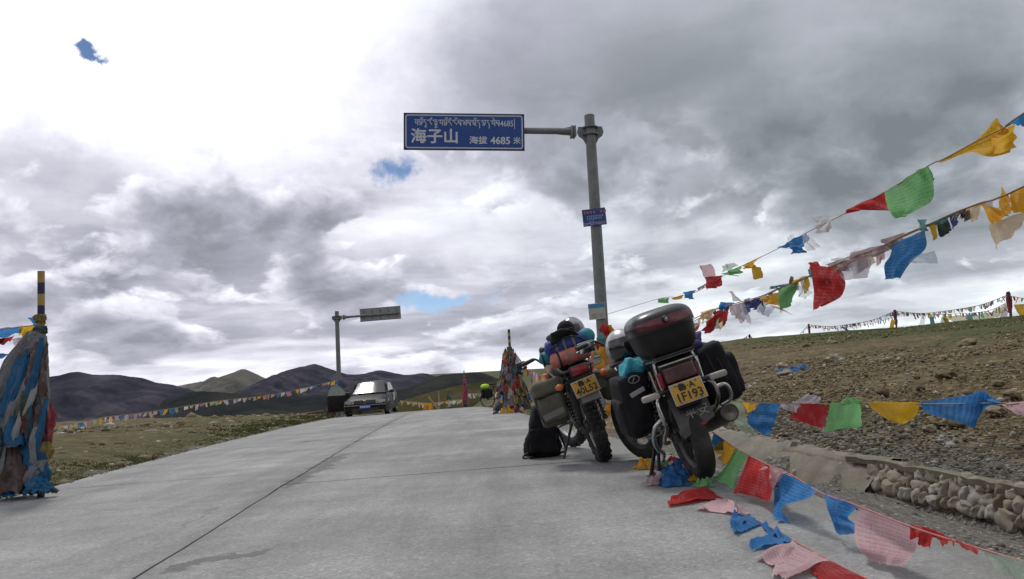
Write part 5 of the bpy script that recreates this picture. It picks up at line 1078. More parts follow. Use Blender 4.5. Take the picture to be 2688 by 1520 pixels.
# ------------------------------------------------------------------ overhead altitude sign
GAL = pm('galvanised_steel', (.20, .205, .205), .55, metal=.35, var=.22, scale=7, dust=.3, dustcol=(.13, .12, .11), bump=.15)
SBL = pm('sign_blue', (.012, .062, .27), .5, var=.10, scale=5)
SBK = pm('sign_back', (.30, .305, .305), .5, metal=.5, var=.15, scale=4)
SWH = pm('sign_white', (.60, .61, .64), .5, var=.06)
TIB = {'m': [[(0, 1), (.5, 1)], [(.45, 1), (.1, .5), (.3, .32), (.95, .55)], [(.85, 1), (.85, 0)], [(.7, 1), (1, 1)]], 'T': [[(0, 1), (.95, 1)], [(.3, 1), (.1, .62), (.45, .5), (.12, .12), (.5, 0), (.85, .3), (.5, .5)], [(.85, 1), (.85, .35)]],
       'a': [[(0, 1), (.8, 1)], [(.4, 1), (.1, .62), (.6, .6), (.75, .3), (.95, .05)]], 'r': [[(0, 1), (.75, 1)], [(.4, 1), (.35, .6), (.85, .1)]], 'G': [[(0, 1), (.85, 1)], [(.4, 1), (.2, .72), (.75, .72)], [(.1, .5), (.4, .32), (.2, .08), (.75, .08), (.75, .6)], [(.5, 0), (.2, -.4), (.6, -.5), (.85, -.2)]],
       'n': [[(0, 1), (.75, 1)], [(.2, 1), (.2, .6), (.65, .5), (.85, .15)]], 's': [[(0, 1), (1, 1)], [(.2, 1), (.1, .4), (.4, .7), (.78, .1)], [(.9, 1), (.9, 0)]], 'l': [[(0, 1), (.4, .65), (.05, .35), (.35, .2), (.6, .6)], [(.9, 1), (.9, 0)], [(.6, 1), (1, 1)]],
       't': [[(0, 1), (.95, 1)], [(.1, 1), (.1, .3), (.5, .1), (.55, .6), (.1, .6)], [(.85, 1), (.85, 0)]], 'd': [[(0, 1), (.75, 1)], [(.3, 1), (.3, .72), (.72, .5), (.8, -.45)]],
       'O': [[(-.75, 1.45), (-.45, 1.15), (-.1, 1.45)]], 'I': [[(-.75, 1.1), (-.45, 1.42), (-.2, 1.15)]], 'U': [[(-.5, 0), (-.7, -.35), (-.15, -.3)]], 'E': [[(-.85, 1.48), (-.4, 1.12)]], '.': [[(.05, .95), (.2, .8)]], '|': [[(.2, 1), (.2, -.3)]]}
def strokes(seq, h, w, th, M, mat, parent):
    b = MB(); x = 0
    for ch in seq:
        for ln in TIB[ch]:
            pts = [Vector((x + (u if ch not in 'OIUE' else u) * w, v * h, 0)) for u, v in ln]
            for a, c in zip(pts, pts[1:]):
                d = (c - a); n_ = Vector((-d.y, d.x, 0)).normalized() * th / 2; e = d.normalized() * th * .35
                b.add([M @ (a - e - n_), M @ (c + e - n_), M @ (c + e + n_), M @ (a - e + n_)], [(0, 1, 2, 3)])
        x += 0 if ch in 'OIUE' else (w * .34 if ch == '.' else w * 1.16)
    b.build('lettering', mat, parent, smooth=0); return x
def round_frame(w, h, t, r, M, y):
    b = MB(); out = []; inn = []
    for cx, cy, a0 in ((w / 2 - r, h / 2 - r, 0), (-w / 2 + r, h / 2 - r, 90), (-w / 2 + r, -h / 2 + r, 180), (w / 2 - r, -h / 2 + r, 270)):
        for k in range(6):
            a = rad(a0 + 18 * k); out.append((cx + r * math.cos(a), cy + r * math.sin(a))); inn.append((cx + (r - t) * math.cos(a), cy + (r - t) * math.sin(a)))
    n = len(out); b.add([M @ Vector((x, y_, y)) for x, y_ in out + inn], [(i, (i + 1) % n, n + (i + 1) % n, n + i) for i in range(n)]); return b
def overhead(base, top, arm_x, bw, bh, label, sgn, yaw, tilt, front, zc):
    root = tag(empty('road_sign', base, (0, 0, yaw)), label, 'sign'); Hh = top - base[2]
    b = MB(); b.tube([(0, 0, -.1), (0, 0, Hh * .5), (0, 0, Hh)], [.118, .107, .096], 16); b.lathe([(.098, Hh), (.09, Hh + .02), (0, Hh + .025)], (0, 0, 0), 'Z', 16); b.build('pole', GAL, root, smooth=60)
    b = MB(); za = Hh - .30
    for s_ in (-1, 1):
        b.poly([(.09 * s_, za - .24), (.09 * s_, za + .10), (.22 * s_, za + .10), (.25 * s_, za), (.22 * s_, za - .08), (.15 * s_, za - .13)][:: s_], .016, (0, .008 * 1, 0), (1, 0, 0), (0, 0, 1))
    for dz_ in (-.06, .07): b.lathe([(.10, dz_), (.15, dz_), (.15, dz_ + .02), (.10, dz_ + .02)], (0, 0, za), 'Z', 20, close=True)
    b.rbox((sgn * .30, 0, za + .01), (.05, .22, .22), .02, 1); b.rbox((sgn * .35, 0, za + .01), (.05, .22, .22), .02, 1); b.poly([(sgn * .36, za - .06), (sgn * .36, za + .11), (sgn * .62, za + .06), (sgn * .62, za - .03)][:: -sgn], .016, (0, .008, 0), (1, 0, 0), (0, 0, 1)); b.build('flange', GAL, root, smooth=40)
    x0 = sgn * .3; xe = sgn * (arm_x + bw * .96); zr = lambda x: za + .01 + abs(x) * math.tan(tilt)
    b = MB(); b.tube([(x0, 0, zr(x0)), (xe, 0, zr(xe))], [.062, .055], 12); b.build('arm', GAL, root, smooth=60)
    cx = sgn * (arm_x + bw / 2); M = Matrix.Translation((cx, -.085 if front else -.085, zr(cx) + zc)) @ Matrix.Rotation(-sgn * tilt, 4, 'Y') @ Matrix.Rotation(rad(90), 4, 'X')
    if not front: M = Matrix.Translation((cx, .085, zr(cx) + zc)) @ Matrix.Rotation(-sgn * tilt, 4, 'Y') @ Matrix.Rotation(rad(90), 4, 'X')
    b = MB(); b.box((0, 0, 0), (bw, bh, .02)); b.v = [tuple(M @ Vector(p)) for p in b.v]; bd = b.build('sign_board', SBL if front else SBK, root, smooth=0)
    return root, bd, M, za
B1 = (1.60, 14.5, Hs(1.60, 14.5)); sg, bd, M, za = overhead(B1, 5.17, 1.235, 2.19, .685, 'tall steel pole with a blue altitude sign board on its arm', -1, rad(5), rad(2.2), True, -.06)
round_frame(2.19 - .06, .685 - .06, .022, .05, M, .0125).build('white_border', SWH, bd, smooth=0)
round_frame(2.185, .68, .024, .004, M, .0118).build('dark_rim', pm('sign_rim', (.012, .018, .075), .5), bd, smooth=0)
strokes('mTOaU.rI.G.mTOaI.nOs.ls.tOd.Td.mEs', .100, .0655, .0135, M @ Matrix.Translation((-.895, .115, .0125)), SWH, bd)
text('4685', .155, SWH, bd, M @ Matrix.Translation((.775, .155, .0125)), .001, sx=.8); strokes('|', .14, .05, .011, M @ Matrix.Translation((.905, .105, .0125)), SWH, bd)
text('海子山', .285, SWH, bd, M @ Matrix.Translation((-.535, -.105, .0125)), 0, sx=1.02, heavy=.0075)
text('海拔', .150, SWH, bd, M @ Matrix.Translation((.25, -.165, .0125)), 0, sx=1.1, heavy=.0035); text('4685', .185, SWH, bd, M @ Matrix.Translation((.655, -.165, .0125)), 0, sx=.98, heavy=.005); text('米', .140, SWH, bd, M @ Matrix.Translation((.955, -.165, .0125)), 0, heavy=.003)
# scraps of adhesive and old paper on the pole
b = MB()
for k in range(26):
    z = random.uniform(1.0, 3.2); a = rad(-90 + random.uniform(-60, 60)); r = .1135 - z * .0028
    c = Vector((r * math.cos(a), r * math.sin(a), z + .3)); t = Vector((-math.sin(a), math.cos(a), 0)); w_, h_ = random.uniform(.006, .022), random.uniform(.006, .03); b.add([c - t * w_, c + t * w_, c + t * w_ * .7 + Vector((0, 0, h_)), c - t * w_ * .9 + Vector((0, 0, h_ * .8))], [(0, 1, 2, 3)])
b.build('paper_scraps', pm('paper_scrap', (.16, .16, .16), .9, var=.5, scale=2, alt=(.5, .5, .5), altscale=1.6, altlo=.5), sg, smooth=0)
def pole_plate(px, py, w, h, label, rot, face, extra):
    P_ = at(px, py, 14.37); o = tag(empty('notice_plate', P_, (0, rot, rad(-4))), label, 'sign')
    b = MB(); b.rbox((0, 0, 0), (w, .012, h), .004, 1); b.build('plate', face, o); extra(o)
    b = MB(); b.tube([(-.02, .01, h * .3), (-.13, .06, h * .3), (-.13, .2, h * .3), (.09, .25, h * .3), (.12, .1, h * .3), (.05, .01, h * .3)], .005, 5); b.build('band', STL, o); return o
def rowsprint(o, zs, w, hh, mat, seed, y=-.0075, gap=.35):
    b = MB(); rr = random.Random(seed)
    for z in zs:
        x = -w / 2
        while x < w / 2:
            d = rr.uniform(.6, 1.1) * hh
            if rr.random() > .08: b.box((x + d / 2, y, z), (d * .8, .002, hh * rr.uniform(.75, 1)))
            x += d * (1 + gap)
    b.build('print', mat, o, smooth=0)
AD1 = pm('notice_blue', (.03, .05, .20), .5, var=.25, scale=3, alt=(.13, .22, .42), altscale=5, altlo=.5)
def ex1(o):
    rowsprint(o, [.095], .36, .055, pm('notice_red', (.45, .14, .14), .6), 1); rowsprint(o, [.02, -.02], .28, .03, pm('notice_pale', (.28, .38, .58), .6), 2); rowsprint(o, [-.105, -.13], .38, .016, pm('notice_white', (.5, .5, .55), .6), 3)
pole_plate(1560, 570, .425, .315, 'blue printed notice strapped halfway up the sign pole', rad(-3), AD1, ex1)
AD2 = pm('notice_landscape', (.42, .43, .38), .5, var=.15, scale=3, alt=(.30, .30, .22), altscale=6, altlo=.5)
def ex2(o):
    b = MB(); b.box((0, -.0075, .10), (.29, .002, .075)); b.build('blue_band', pm('notice_sky', (.06, .22, .42), .5, var=.3), o); rowsprint(o, [-.06, -.10], .22, .016, pm('notice_brown', (.16, .14, .10), .7), 5)
pole_plate(1567, 817, .30, .29, 'pale weathered landscape notice on the sign pole just above the motorcycles', rad(-3), AD2, ex2)
# the twin sign on the far side, seen from behind
P_ = at(893, 1094, 38); B2 = (P_[0], 38.0, min(P_[2], Hs(P_[0], 38.0))); sg2, bd2, M2, za2 = overhead(B2, float(at(886, 818, 38)[2]), 1.08, 1.95, .62, 'far grey sign pole seen from behind, its board turned away beside the parked car', 1, rad(0), rad(1.7), False, .02)
b = MB()
for k in range(5):
    u = -.78 + k * .39; b.box((u, .0, .03), (.035, .46, .03)); b.box((u, 0, .05), (.06, .06, .05))
b.box((0, .30, .015), (1.94, .02, .02)); b.box((0, -.30, .015), (1.94, .02, .02)); MM = M2 @ Matrix.Rotation(0, 4, 'X'); b.v = [tuple(MM @ Vector(p)) for p in b.v]; b.build('stiffeners', GAL, bd2, smooth=0)

# ------------------------------------------------------------------ parked saloon car
CARP = pm('car_paint', (.016, .0145, .014), .45, metal=0, var=.12, coat=.0, spec=.12, dust=.06, dustcol=(.16, .14, .12))
GLC = pm('car_glass', (.03, .035, .035), .08, metal=.0, var=.1, spec=.4)
LMP = pm('headlamp', (.55, .56, .56), .12, metal=.5, var=.4, scale=12)
PLB = pm('plate_blue', (.02, .05, .30), .5)
fl_p = gp(985, 1092); cy = 33.6; cxw = float(at(980, 1090, cy)[0]); car = tag(empty('parked_car', (cxw, cy, Hs(cxw, cy) - .01), (math.atan(GB - 2 * GK * cy) * 0, rad(-1.1), rad(2.5))), 'dusty dark saloon car with one front door hanging open by the far sign pole', 'car')
def sec(y, w, z0, z1, e=.35, n=13):
    """half-rounded section across the car, left sill over the top to right sill"""
    out = []
    for k in range(n):
        t = math.pi * k / (n - 1); c, s_ = math.cos(t), math.sin(t); out.append((w * math.copysign(abs(c) ** e, c), y, z0 + (z1 - z0) * max(s_, 0) ** (e * .9)))
    return out
st = [(-2.22, .70, .30, .56), (-2.20, .80, .24, .66), (-2.10, .835, .22, .735), (-1.7, .845, .22, .82), (-1.2, .85, .22, .875), (-.86, .85, .22, .905), (0, .855, .22, .92), (1.0, .85, .22, .94), (1.6, .845, .24, .97), (2.1, .82, .28, .97), (2.25, .76, .34, .93), (2.28, .66, .40, .80)]
b = MB(); b.grid(np.array([sec(*s_) for s_ in st])); n = 13; b.f += [tuple(range(n))[::-1], tuple((len(st) - 1) * n + k for k in range(n))]; b.build('body', CARP, car, smooth=50)
gh = [(-.90, .70, .90, .93), (-.55, .66, .90, 1.13), (-.18, .60, .92, 1.345), (.15, .585, .92, 1.40), (.7, .58, .92, 1.405), (1.1, .59, .93, 1.36), (1.45, .62, .94, 1.15), (1.75, .66, .95, .97)]
b = MB(); b.grid(np.array([[(p[0], p[1], p[2]) for p in sec(y, w, z0, z1, .42)] for y, w, z0, z1 in gh])); b.build('roof', CARP, car, smooth=60)
def pane(name, pts, mat=GLC, parent=car): b_ = MB(); b_.add(pts, [tuple(range(len(pts)))]); return b_.build(name, mat, parent, smooth=0)
A = []
for t in np.linspace(0, 1, 5):
    y = -.93 + .72 * t; z = .935 + .41 * t; w = .66 - .13 * t; A.append([(u * w, y - .05 + .10 * u * u * .6, z + .02 - .03 * u * u) for u in np.linspace(-1, 1, 9)])
b = MB(); b.grid(np.array(A)); b.build('windscreen', GLC, car, smooth=180)
for s_ in (-1, 1):
    pane('side_window', [(s_ * .735, -.55, .97), (s_ * .735, .25, .98), (s_ * .655, .22, 1.31), (s_ * .66, -.12, 1.30)][:: s_]); pane('side_window', [(s_ * .735, .30, .98), (s_ * .735, 1.25, 1.0), (s_ * .655, 1.05, 1.28), (s_ * .655, .27, 1.31)][:: s_])
b = MB(); A = [[(x, -2.235 + .03 * abs(x) ** 2, z) for x in np.linspace(-.40, .40, 7)] for z in (.575, .685)]; b.grid(np.array(A)); gr = b.build('grille', BLK, car, smooth=0)
b = MB()
for k in range(4): b.box((0, -2.238, .59 + k * .027), (.76, .008, .005))
b.build('grille_bars', CHR, gr, smooth=0)
b = MB(); b.tube([(.06 * math.cos(a), -2.25, .632 + .06 * math.sin(a)) for a in np.linspace(0, 6.283, 24)[:-1]], .009, 6, closed=True)
for ln in ([(-.03, .05), (0, .005), (.03, .05)], [(-.05, .02), (-.025, -.045), (0, .0), (.025, -.045), (.05, .02)]): b.tube([(u, -2.25, .632 + v) for u, v in ln], .006, 5)
b.build('emblem', CHR, gr, smooth=60)
for s_ in (-1, 1):
    A = [[(s_ * x, -2.225 + .55 * max(0, x - .62) ** 1.3, z) for x in np.linspace(.42, .79, 7)] for z in (.575, .70)]; b = MB(); b.grid(np.array(A)); hl = b.build('headlight', LMP, car, smooth=60)
    b = MB()
    for k in range(2): b.lathe([(0, -2.236), (.045, -2.234), (.052, -2.226)], (s_ * (.49 + k * .13), .012 * k, .637), 'Y', 12)
    b.build('lamp_reflector', CHR, hl, smooth=40)
    b = MB(); b.rbox((s_ * .90, -.72, .955), (.20, .10, .12), .03, 2); b.build('wing_mirror', BLK, car)
    for yy in (-1.36, 1.30):
        w_ = empty('wheel'); w_.parent = car; b = MB(); b.lathe([(.20, -.09), (.28, -.095), (.305, -.07), (.31, 0), (.305, .07), (.28, .095), (.20, .09)], (s_ * .765, yy, .31), 'X', 28, close=True); b.build('tyre', RUB, w_, smooth=40)
        b = MB(); b.lathe([(0, s_ * .05), (.06, s_ * .055), (.12, s_ * .06), (.19, s_ * .075), (.205, s_ * .09), (.205, s_ * -.08)], (s_ * .765, yy, .31), 'X', 24); b.build('rim', ALU, w_, smooth=40)
        b = MB(); b.lathe([(.345, -.02), (.36, -.02), (.36, .005), (.345, .005)], (s_ * .848, yy, .31), 'X', 20, close=True, arc=(-.35, math.pi + .35)); b.build('wheel_arch', BLK, car, smooth=40)
b = MB(); b.rbox((0, -2.235, .515), (1.62, .05, .035), .01, 2); b.build('bumper_strip', pm('bumper_trim', (.22, .22, .21), .35, metal=.4), car)
b = MB(); b.rbox((-.0, -2.21, .34), (1.05, .06, .10), .02, 2); b.rbox((0, -2.16, .235), (1.3, .12, .06), .02, 2); b.build('lower_intake', BLK, car)
b = MB(); b.rbox((0, -2.268, .455), (.44, .012, .14), .008, 1); cp_ = b.build('number_plate', PLB, car)
b = MB()
for k in range(7): b.box((-.17 + k * .057, -2.2755, .455), (.034, .003, .075))
b.build('plate_characters', SWH, cp_, smooth=0)
b = MB(); b.tube([(.02, .1, 1.40), (.02, .16, 1.52)], [.014, .005], 6); b.build('antenna', BLK, car)
b = MB(); b.rbox((.858, .35, .72), (.012, .55, .34), .02, 1); b.build('door_stickers', pm('sticker_white', (.5, .5, .5), .5, var=.2, alt=(.08, .08, .08), altscale=9, altlo=.5), car)
# the open door, hinged at its front edge
dr = empty('open_door', (-.83, -.66, 0), (0, 0, rad(68))); dr.parent = car
b = MB(); b.rbox((-.02, .52, .58), (.07, 1.04, .66), .03, 2); b.build('door_panel', CARP, dr)
b = MB(); b.rbox((.022, .52, .56), (.02, .92, .50), .02, 2); b.build('door_lining', BLK, dr)
wo = [(.02, .92), (1.02, .92), (1.0, 1.15), (.86, 1.31), (.62, 1.35), (.38, 1.25)]
b = MB(); b.poly(wo, .006, (0, 0, 0), (0, 1, 0), (0, 0, 1)); b.build('door_window', pm('door_glass', (.30, .36, .33), .08, spec=.8, coat=.6), dr, smooth=0)
b = MB(); b.tube([(0, u, v) for u, v in wo] + [(0, .02, .92)], .014, 6); b.build('window_frame', BLK, dr, smooth=60)
b = MB(); b.rbox((-.01, .55, .925), (.06, .98, .03), .01, 1); b.build('door_trim', ALU, dr)

# ------------------------------------------------------------------ loaded touring bicycle
PB_ = at(1282, 1070, 33.0); bz = Hs(PB_[0], 33.0); bc = tag(empty('touring_bicycle', (PB_[0], 33.0, bz), (0, rad(-4), rad(-58))), 'loaded touring bicycle with two black rear panniers leaning by the flag-wrapped pole', 'bicycle')
def cwheel(y):
    w_ = empty('wheel'); w_.parent = bc; b = MB(); b.tube([(0, y + .33 * math.cos(a), .34 + .33 * math.sin(a)) for a in np.linspace(0, 6.283, 41)[:-1]], .024, 8, closed=True); b.build('tyre', RUB, w_, smooth=180)
    b = MB()
    for k in range(16): a = 2 * math.pi * k / 16; b.tube([(.02 * (-1) ** k, y, .34), (0, y + .31 * math.cos(a), .34 + .31 * math.sin(a))], .003, 4)
    b.lathe([(0, -.05), (.03, -.04), (.03, .04), (0, .05)], (0, y, .34), 'X', 10); b.build('spokes', STL, w_, smooth=60)
cwheel(0); cwheel(1.05)
b = MB()
for a, c in [((0, 0, .34), (0, .42, .32)), ((0, .42, .32), (0, .30, .86)), ((0, .30, .84), (0, .86, .86)), ((0, .42, .32), (0, .88, .74)), ((0, .86, .92), (0, 1.05, .34)), ((0, 0, .34), (0, .30, .80))]: b.tube([a, c], .018, 8)
b.build('frame', pm('bike_frame', (.02, .02, .022), .4), bc, smooth=60)
b = MB(); b.tube(catmull([(-.30, .78, 1.03), (-.1, .86, 1.02), (.1, .86, 1.02), (.30, .78, 1.03)], 5), .014, 8); b.tube([(0, .86, .9), (0, .86, 1.02)], .016, 8); b.build('handlebar', BLK, bc, smooth=60)
b = MB(); b.rbox((0, .27, .93), (.15, .27, .06), .03, 2, taper=(.7, 1)); b.build('saddle', BLK, bc)
b = MB(); b.box((0, -.05, .74), (.14, .40, .02)); b.tube([(-.07, -.05, .73), (-.05, 0, .36)], .008, 6); b.tube([(.07, -.05, .73), (.05, 0, .36)], .008, 6); b.build('rear_rack', STL, bc)
for s_ in (-1, 1): bag((s_ * .15, -.02, .56), (.16, .32, .36), .6, 61 + s_).build('pannier', NYL, bc, smooth=180)
bag((0, .60, .60), (.10, .30, .30), .6, 66).build('frame_bag', NYL, bc, smooth=180)
LIM = pm('lime_cover', (.42, .62, .03), .6, var=.15)
lm_ = tag(empty('dry_bag', bc.location.copy(), bc.rotation_euler.copy()), 'pair of bright lime covered bundles on the bicycle rack', 'bag')
for x in (-.10, .09): b = MB(); b.ell((x, -.08, .86), (.11, .14, .10), 14, 10, fn=lambda p: tuple(Vector(p) * (1 + .12 * fb(p.x * 12, p.y * 12, p.z * 12 + x, 3)))); b.build('bundle', LIM, lm_, smooth=180)

# ------------------------------------------------------------------ cloth-wrapped poles
STY, STB = pm('pole_yellow', (.36, .25, .06), .7, var=.2, dust=.3), pm('pole_navy', (.035, .025, .085), .7, var=.2)
def drape(parent, pts, mat, org, seed, depth=.6, pleat=.20, n=44, name='wrapped_cloth', nf=7):
    """gathered cloth hanging as a pleated sleeve through (x, y, z, half width) points"""
    P_ = catmull([np.array(p, float) for p in pts], 9); A = []
    for i, p in enumerate(P_):
        w = i / (len(P_) - 1); r = p[3]; row = []
        for k in range(n):
            a = 2 * math.pi * k / n; f = 1 + pleat * (.35 + .65 * w) * math.sin(nf * a + seed + 2.2 * fb(a, w * 2, seed, 2)) + .34 * fb(math.cos(a) * 1.4 + seed, w * 3.2, math.sin(a) * 1.4, 3) + .22 * fb(math.cos(a) * 5 + seed, w * 1.6, math.sin(a) * 5, 3)
            e = .05 * fb(k * .7, seed, 1, 2) if i == len(P_) - 1 else 0
            row.append((p[0] + r * f * math.cos(a), p[1] + r * depth * f * math.sin(a), p[2] + e))
        A.append(row)
    b = MB(); b.grid(np.array(A) - np.array(org), closeu=True); o = b.build(name, mat, parent, smooth=180); return o
LY = 6.75; LB = at(98, 1298, LY); lzb = Hs(LB[0], LY); LX = float(at(108, 800, LY)[0])
lp = tag(empty('flag_pole', (LX, LY, lzb)), 'yellow and navy banded roadside post swathed in old blue and grey flags', 'flag pole'); LO = np.array([LX, LY, lzb])
ztop = float(at(105, 712, LY)[2]) - lzb; seg = .098
for k in range(int(ztop / seg) + 1):
    z1 = ztop - k * seg; z0 = max(z1 - seg, -.1)
    if z1 > -.05: b = MB(); b.tube([(0, 0, z0), (0, 0, z1)], .028, 14, caps=(k == 0)); b.build('pole_band', STY if k % 2 == 0 else STB, lp, smooth=50)
def dl(u, v, w, dY=0): p = at(u * .4396, 680 + v * .4396, LY + dY); return (p[0], p[1], p[2], w * .4396 / FPX * LY)
for k, (mat, pts, dep) in enumerate([
    ('old_green', [dl(215, 420, 40, .1), dl(130, 640, 95, .1), (dl(80, 900, 135, .1)), dl(80, 1150, 140, .1), dl(95, 1390, 130, .1)], .8),
    ('old_grey', [dl(215, 430, 45), dl(130, 580, 75), dl(45, 760, 90), dl(10, 930, 80)], .5), ('old_blue', [dl(150, 590, 52, -.06), dl(130, 700, 70, -.08), dl(105, 850, 95, -.1), dl(85, 980, 105, -.12), dl(100, 1110, 95, -.12)], .5),
    ('old_blue', [dl(180, 1080, 60, -.05), dl(195, 1180, 75, -.08), dl(215, 1260, 70, -.08), dl(225, 1330, 55, -.06)], .5), ('old_grey', [dl(235, 560, 42, -.10), dl(235, 680, 52, -.13), dl(240, 790, 48, -.13), dl(250, 895, 30, -.12)], .55),
    ('old_red', [dl(284, 860, 20, -.04), dl(285, 930, 36, -.06), dl(282, 1020, 38, -.06), dl(272, 1115, 32, -.05)], .6), ('old_brown', [dl(225, 860, 26, -.14), dl(222, 950, 38, -.15), dl(225, 1080, 36, -.14)], .5), ('old_yellow', [dl(255, 1090, 44, -.06), dl(258, 1140, 56, -.07), dl(250, 1190, 50, -.06)], .5),
    ('old_brown', [dl(60, 1120, 60, -.10), dl(50, 1250, 85, -.12), dl(55, 1400, 90, -.1)], .5), ('old_yellow', [dl(5, 1060, 30, -.1), dl(5, 1130, 36, -.1), dl(5, 1200, 30, -.1)], .5), ('old_grey', [dl(240, 1200, 40, -.1), dl(190, 1280, 45, -.12), dl(150, 1350, 40, -.1)], .4),
    ('old_blue', [dl(210, 1290, 50, -.08), dl(220, 1345, 62, -.1), dl(225, 1385, 70, -.1)], .7), ('old_green', [dl(250, 1345, 60, -.06), dl(258, 1375, 72, -.06), dl(255, 1395, 78, -.04)], .6), ('blue', [dl(10, 1385, 40, -.1), dl(15, 1400, 50, -.1), dl(15, 1415, 55, -.1)], .6),
    ('old_grey', [dl(225, 430, 34, -.04), dl(215, 500, 50, -.06), dl(205, 570, 50, -.06)], .7), ('old_yellow', [dl(245, 330, 26, -.02), dl(240, 350, 32, -.02), dl(240, 375, 28, -.02)], .9), ('old_green', [dl(245, 400, 30, -.03), dl(242, 430, 36, -.03), dl(245, 460, 24, -.03)], .9), ('navy', [dl(270, 460, 10, 0), dl(272, 520, 12, 0), dl(272, 590, 14, 0)], .9)]):
    drape(lp, pts, FM[mat], LO, k * 2.7 + 1, depth=dep, nf=5 + k % 4)
rl_ = random.Random(4)
for k in range(24):
    v0 = rl_.uniform(440, 1100); cxr = 200 - (v0 - 430) * .10; u0 = rl_.uniform(max(-40, cxr - 150 * (v0 - 350) / 700), 285); ln = rl_.uniform(200, 420); w0 = rl_.uniform(10, 26)
    drape(lp, [dl(u0, v0, w0 * .5, -.16), dl(u0 - ln * .10, v0 + ln * .5, w0, -.20), dl(u0 - ln * rl_.uniform(0, .35), v0 + ln, w0 * rl_.uniform(.7, 1.3), -.18)], FM[rl_.choice(['old_blue', 'old_grey', 'old_brown', 'old_green', 'old_red', 'old_grey', 'grey', 'old_blue', 'old_blue', 'white'])], LO, 300 + k, depth=.5, n=26, nf=4)
for k, (colr, q4, d) in enumerate([('blue', [(160, 352), (215, 345), (280, 418), (205, 400)], -.05), ('blue', [(-60, 420), (135, 398), (125, 440), (-60, 490)], 0), ('yellow', [(115, 400), (205, 395), (170, 470), (115, 455)], 0), ('lilac', [(70, 480), (180, 455), (120, 520), (75, 500)], 0), ('red', [(-60, 500), (90, 455), (60, 500), (-60, 530)], .03), ('white', [(-60, 470), (60, 440), (60, 470), (-60, 500)], .06), ('navy', [(-60, 480), (30, 470), (20, 500), (-60, 510)], .02), ('blue', [(-60, 560), (70, 568), (10, 600), (-60, 600)], 0), ('yellow', [(75, 570), (105, 575), (100, 600), (85, 600)], 0), ('old_red', [(130, 955), (180, 945), (178, 972), (135, 972)], -.22), ('pink', [(165, 830), (215, 820), (210, 840), (180, 850)], -.22)]):
    flag_mesh([at(u * .4396, 680 + v * .4396, LY + d + j * .03) for j, (u, v) in enumerate(q4)], FM[colr], lp, 200 + k, amp=.16, org=LO, n=11)
b = MB(); b.tube(catmull([at(105, 850, LY) - LO, at(60, 858, LY) - LO, at(-60, 870, LY - .3) - LO], 5), .004, 5); b.build('rope', ROPE, lp)

def flag_pole(px, py, Y, h, label, cols, spread, seed, top_mat=STB, nflags=26, pole=STB, base_spread=None, r=.03):
    P_ = at(px, py, Y); z = Hs(P_[0], Y); o = tag(empty('flag_pole', (P_[0], Y, z)), label, 'flag pole'); rr = random.Random(seed); org = np.zeros(3)
    b = MB(); b.tube([(0, 0, -.1), (0, 0, h)], r, 12); b.build('pole', pole, o, smooth=60)
    for k in range(4): b = MB(); b.tube([(0, 0, h - .16 * k - .16), (0, 0, h - .16 * k - .08)], r + .002, 12, caps=False); b.build('pole_band', STY, o, smooth=60)
    for k in range(6):
        z1 = h * (.74 - .10 * k); a = rr.uniform(0, 6.28); dr_ = spread * (.2 + .13 * k); drape(o, [(0, 0, z1 + .1, .05), (dr_ * math.cos(a) * .5, dr_ * math.sin(a) * .5, z1 - .12, .09 + .03 * k * spread), (dr_ * math.cos(a), dr_ * math.sin(a), max(z1 - .5, .05), .10 + .035 * k * spread)], FM[cols[k % len(cols)]], org, seed + k * 1.9, depth=.9, n=22)
    for k in range(nflags):
        t = rr.uniform(.08, .78); a = rr.uniform(math.pi, 2 * math.pi) if rr.random() < .75 else rr.uniform(0, 6.28); d = spread * (1 - t / .85) * rr.uniform(.55, 1.1) + .06; c = Vector((d * math.cos(a), d * math.sin(a), h * t)); w = rr.uniform(.07, .20); tn = Vector((-math.sin(a), math.cos(a), rr.uniform(-.4, .4))) * w; dn = Vector((math.cos(a) * .08, math.sin(a) * .08, -rr.uniform(.14, .30)))
        flag_mesh([c - tn / 2, c + tn / 2, c + tn * rr.uniform(.1, .6) + dn, c - tn * rr.uniform(.1, .6) + dn * rr.uniform(.7, 1.1)], FM[rr.choice(cols)], o, seed * 9 + k, amp=.2, n=6)
    return o, P_, z
CH = ['old_green', 'faded', 'old_grey', 'old_yellow', 'grey', 'brown', 'old_red', 'old_blue', 'lilac', 'old_brown', 'orange', 'old_green', 'teal']
cho, CP_, cz = flag_pole(1347, 1084, 19.2, 1.97, 'post buried in a tall cone of ragged many-coloured flags beside the loaded bicycle', CH, .40, 5, nflags=120)
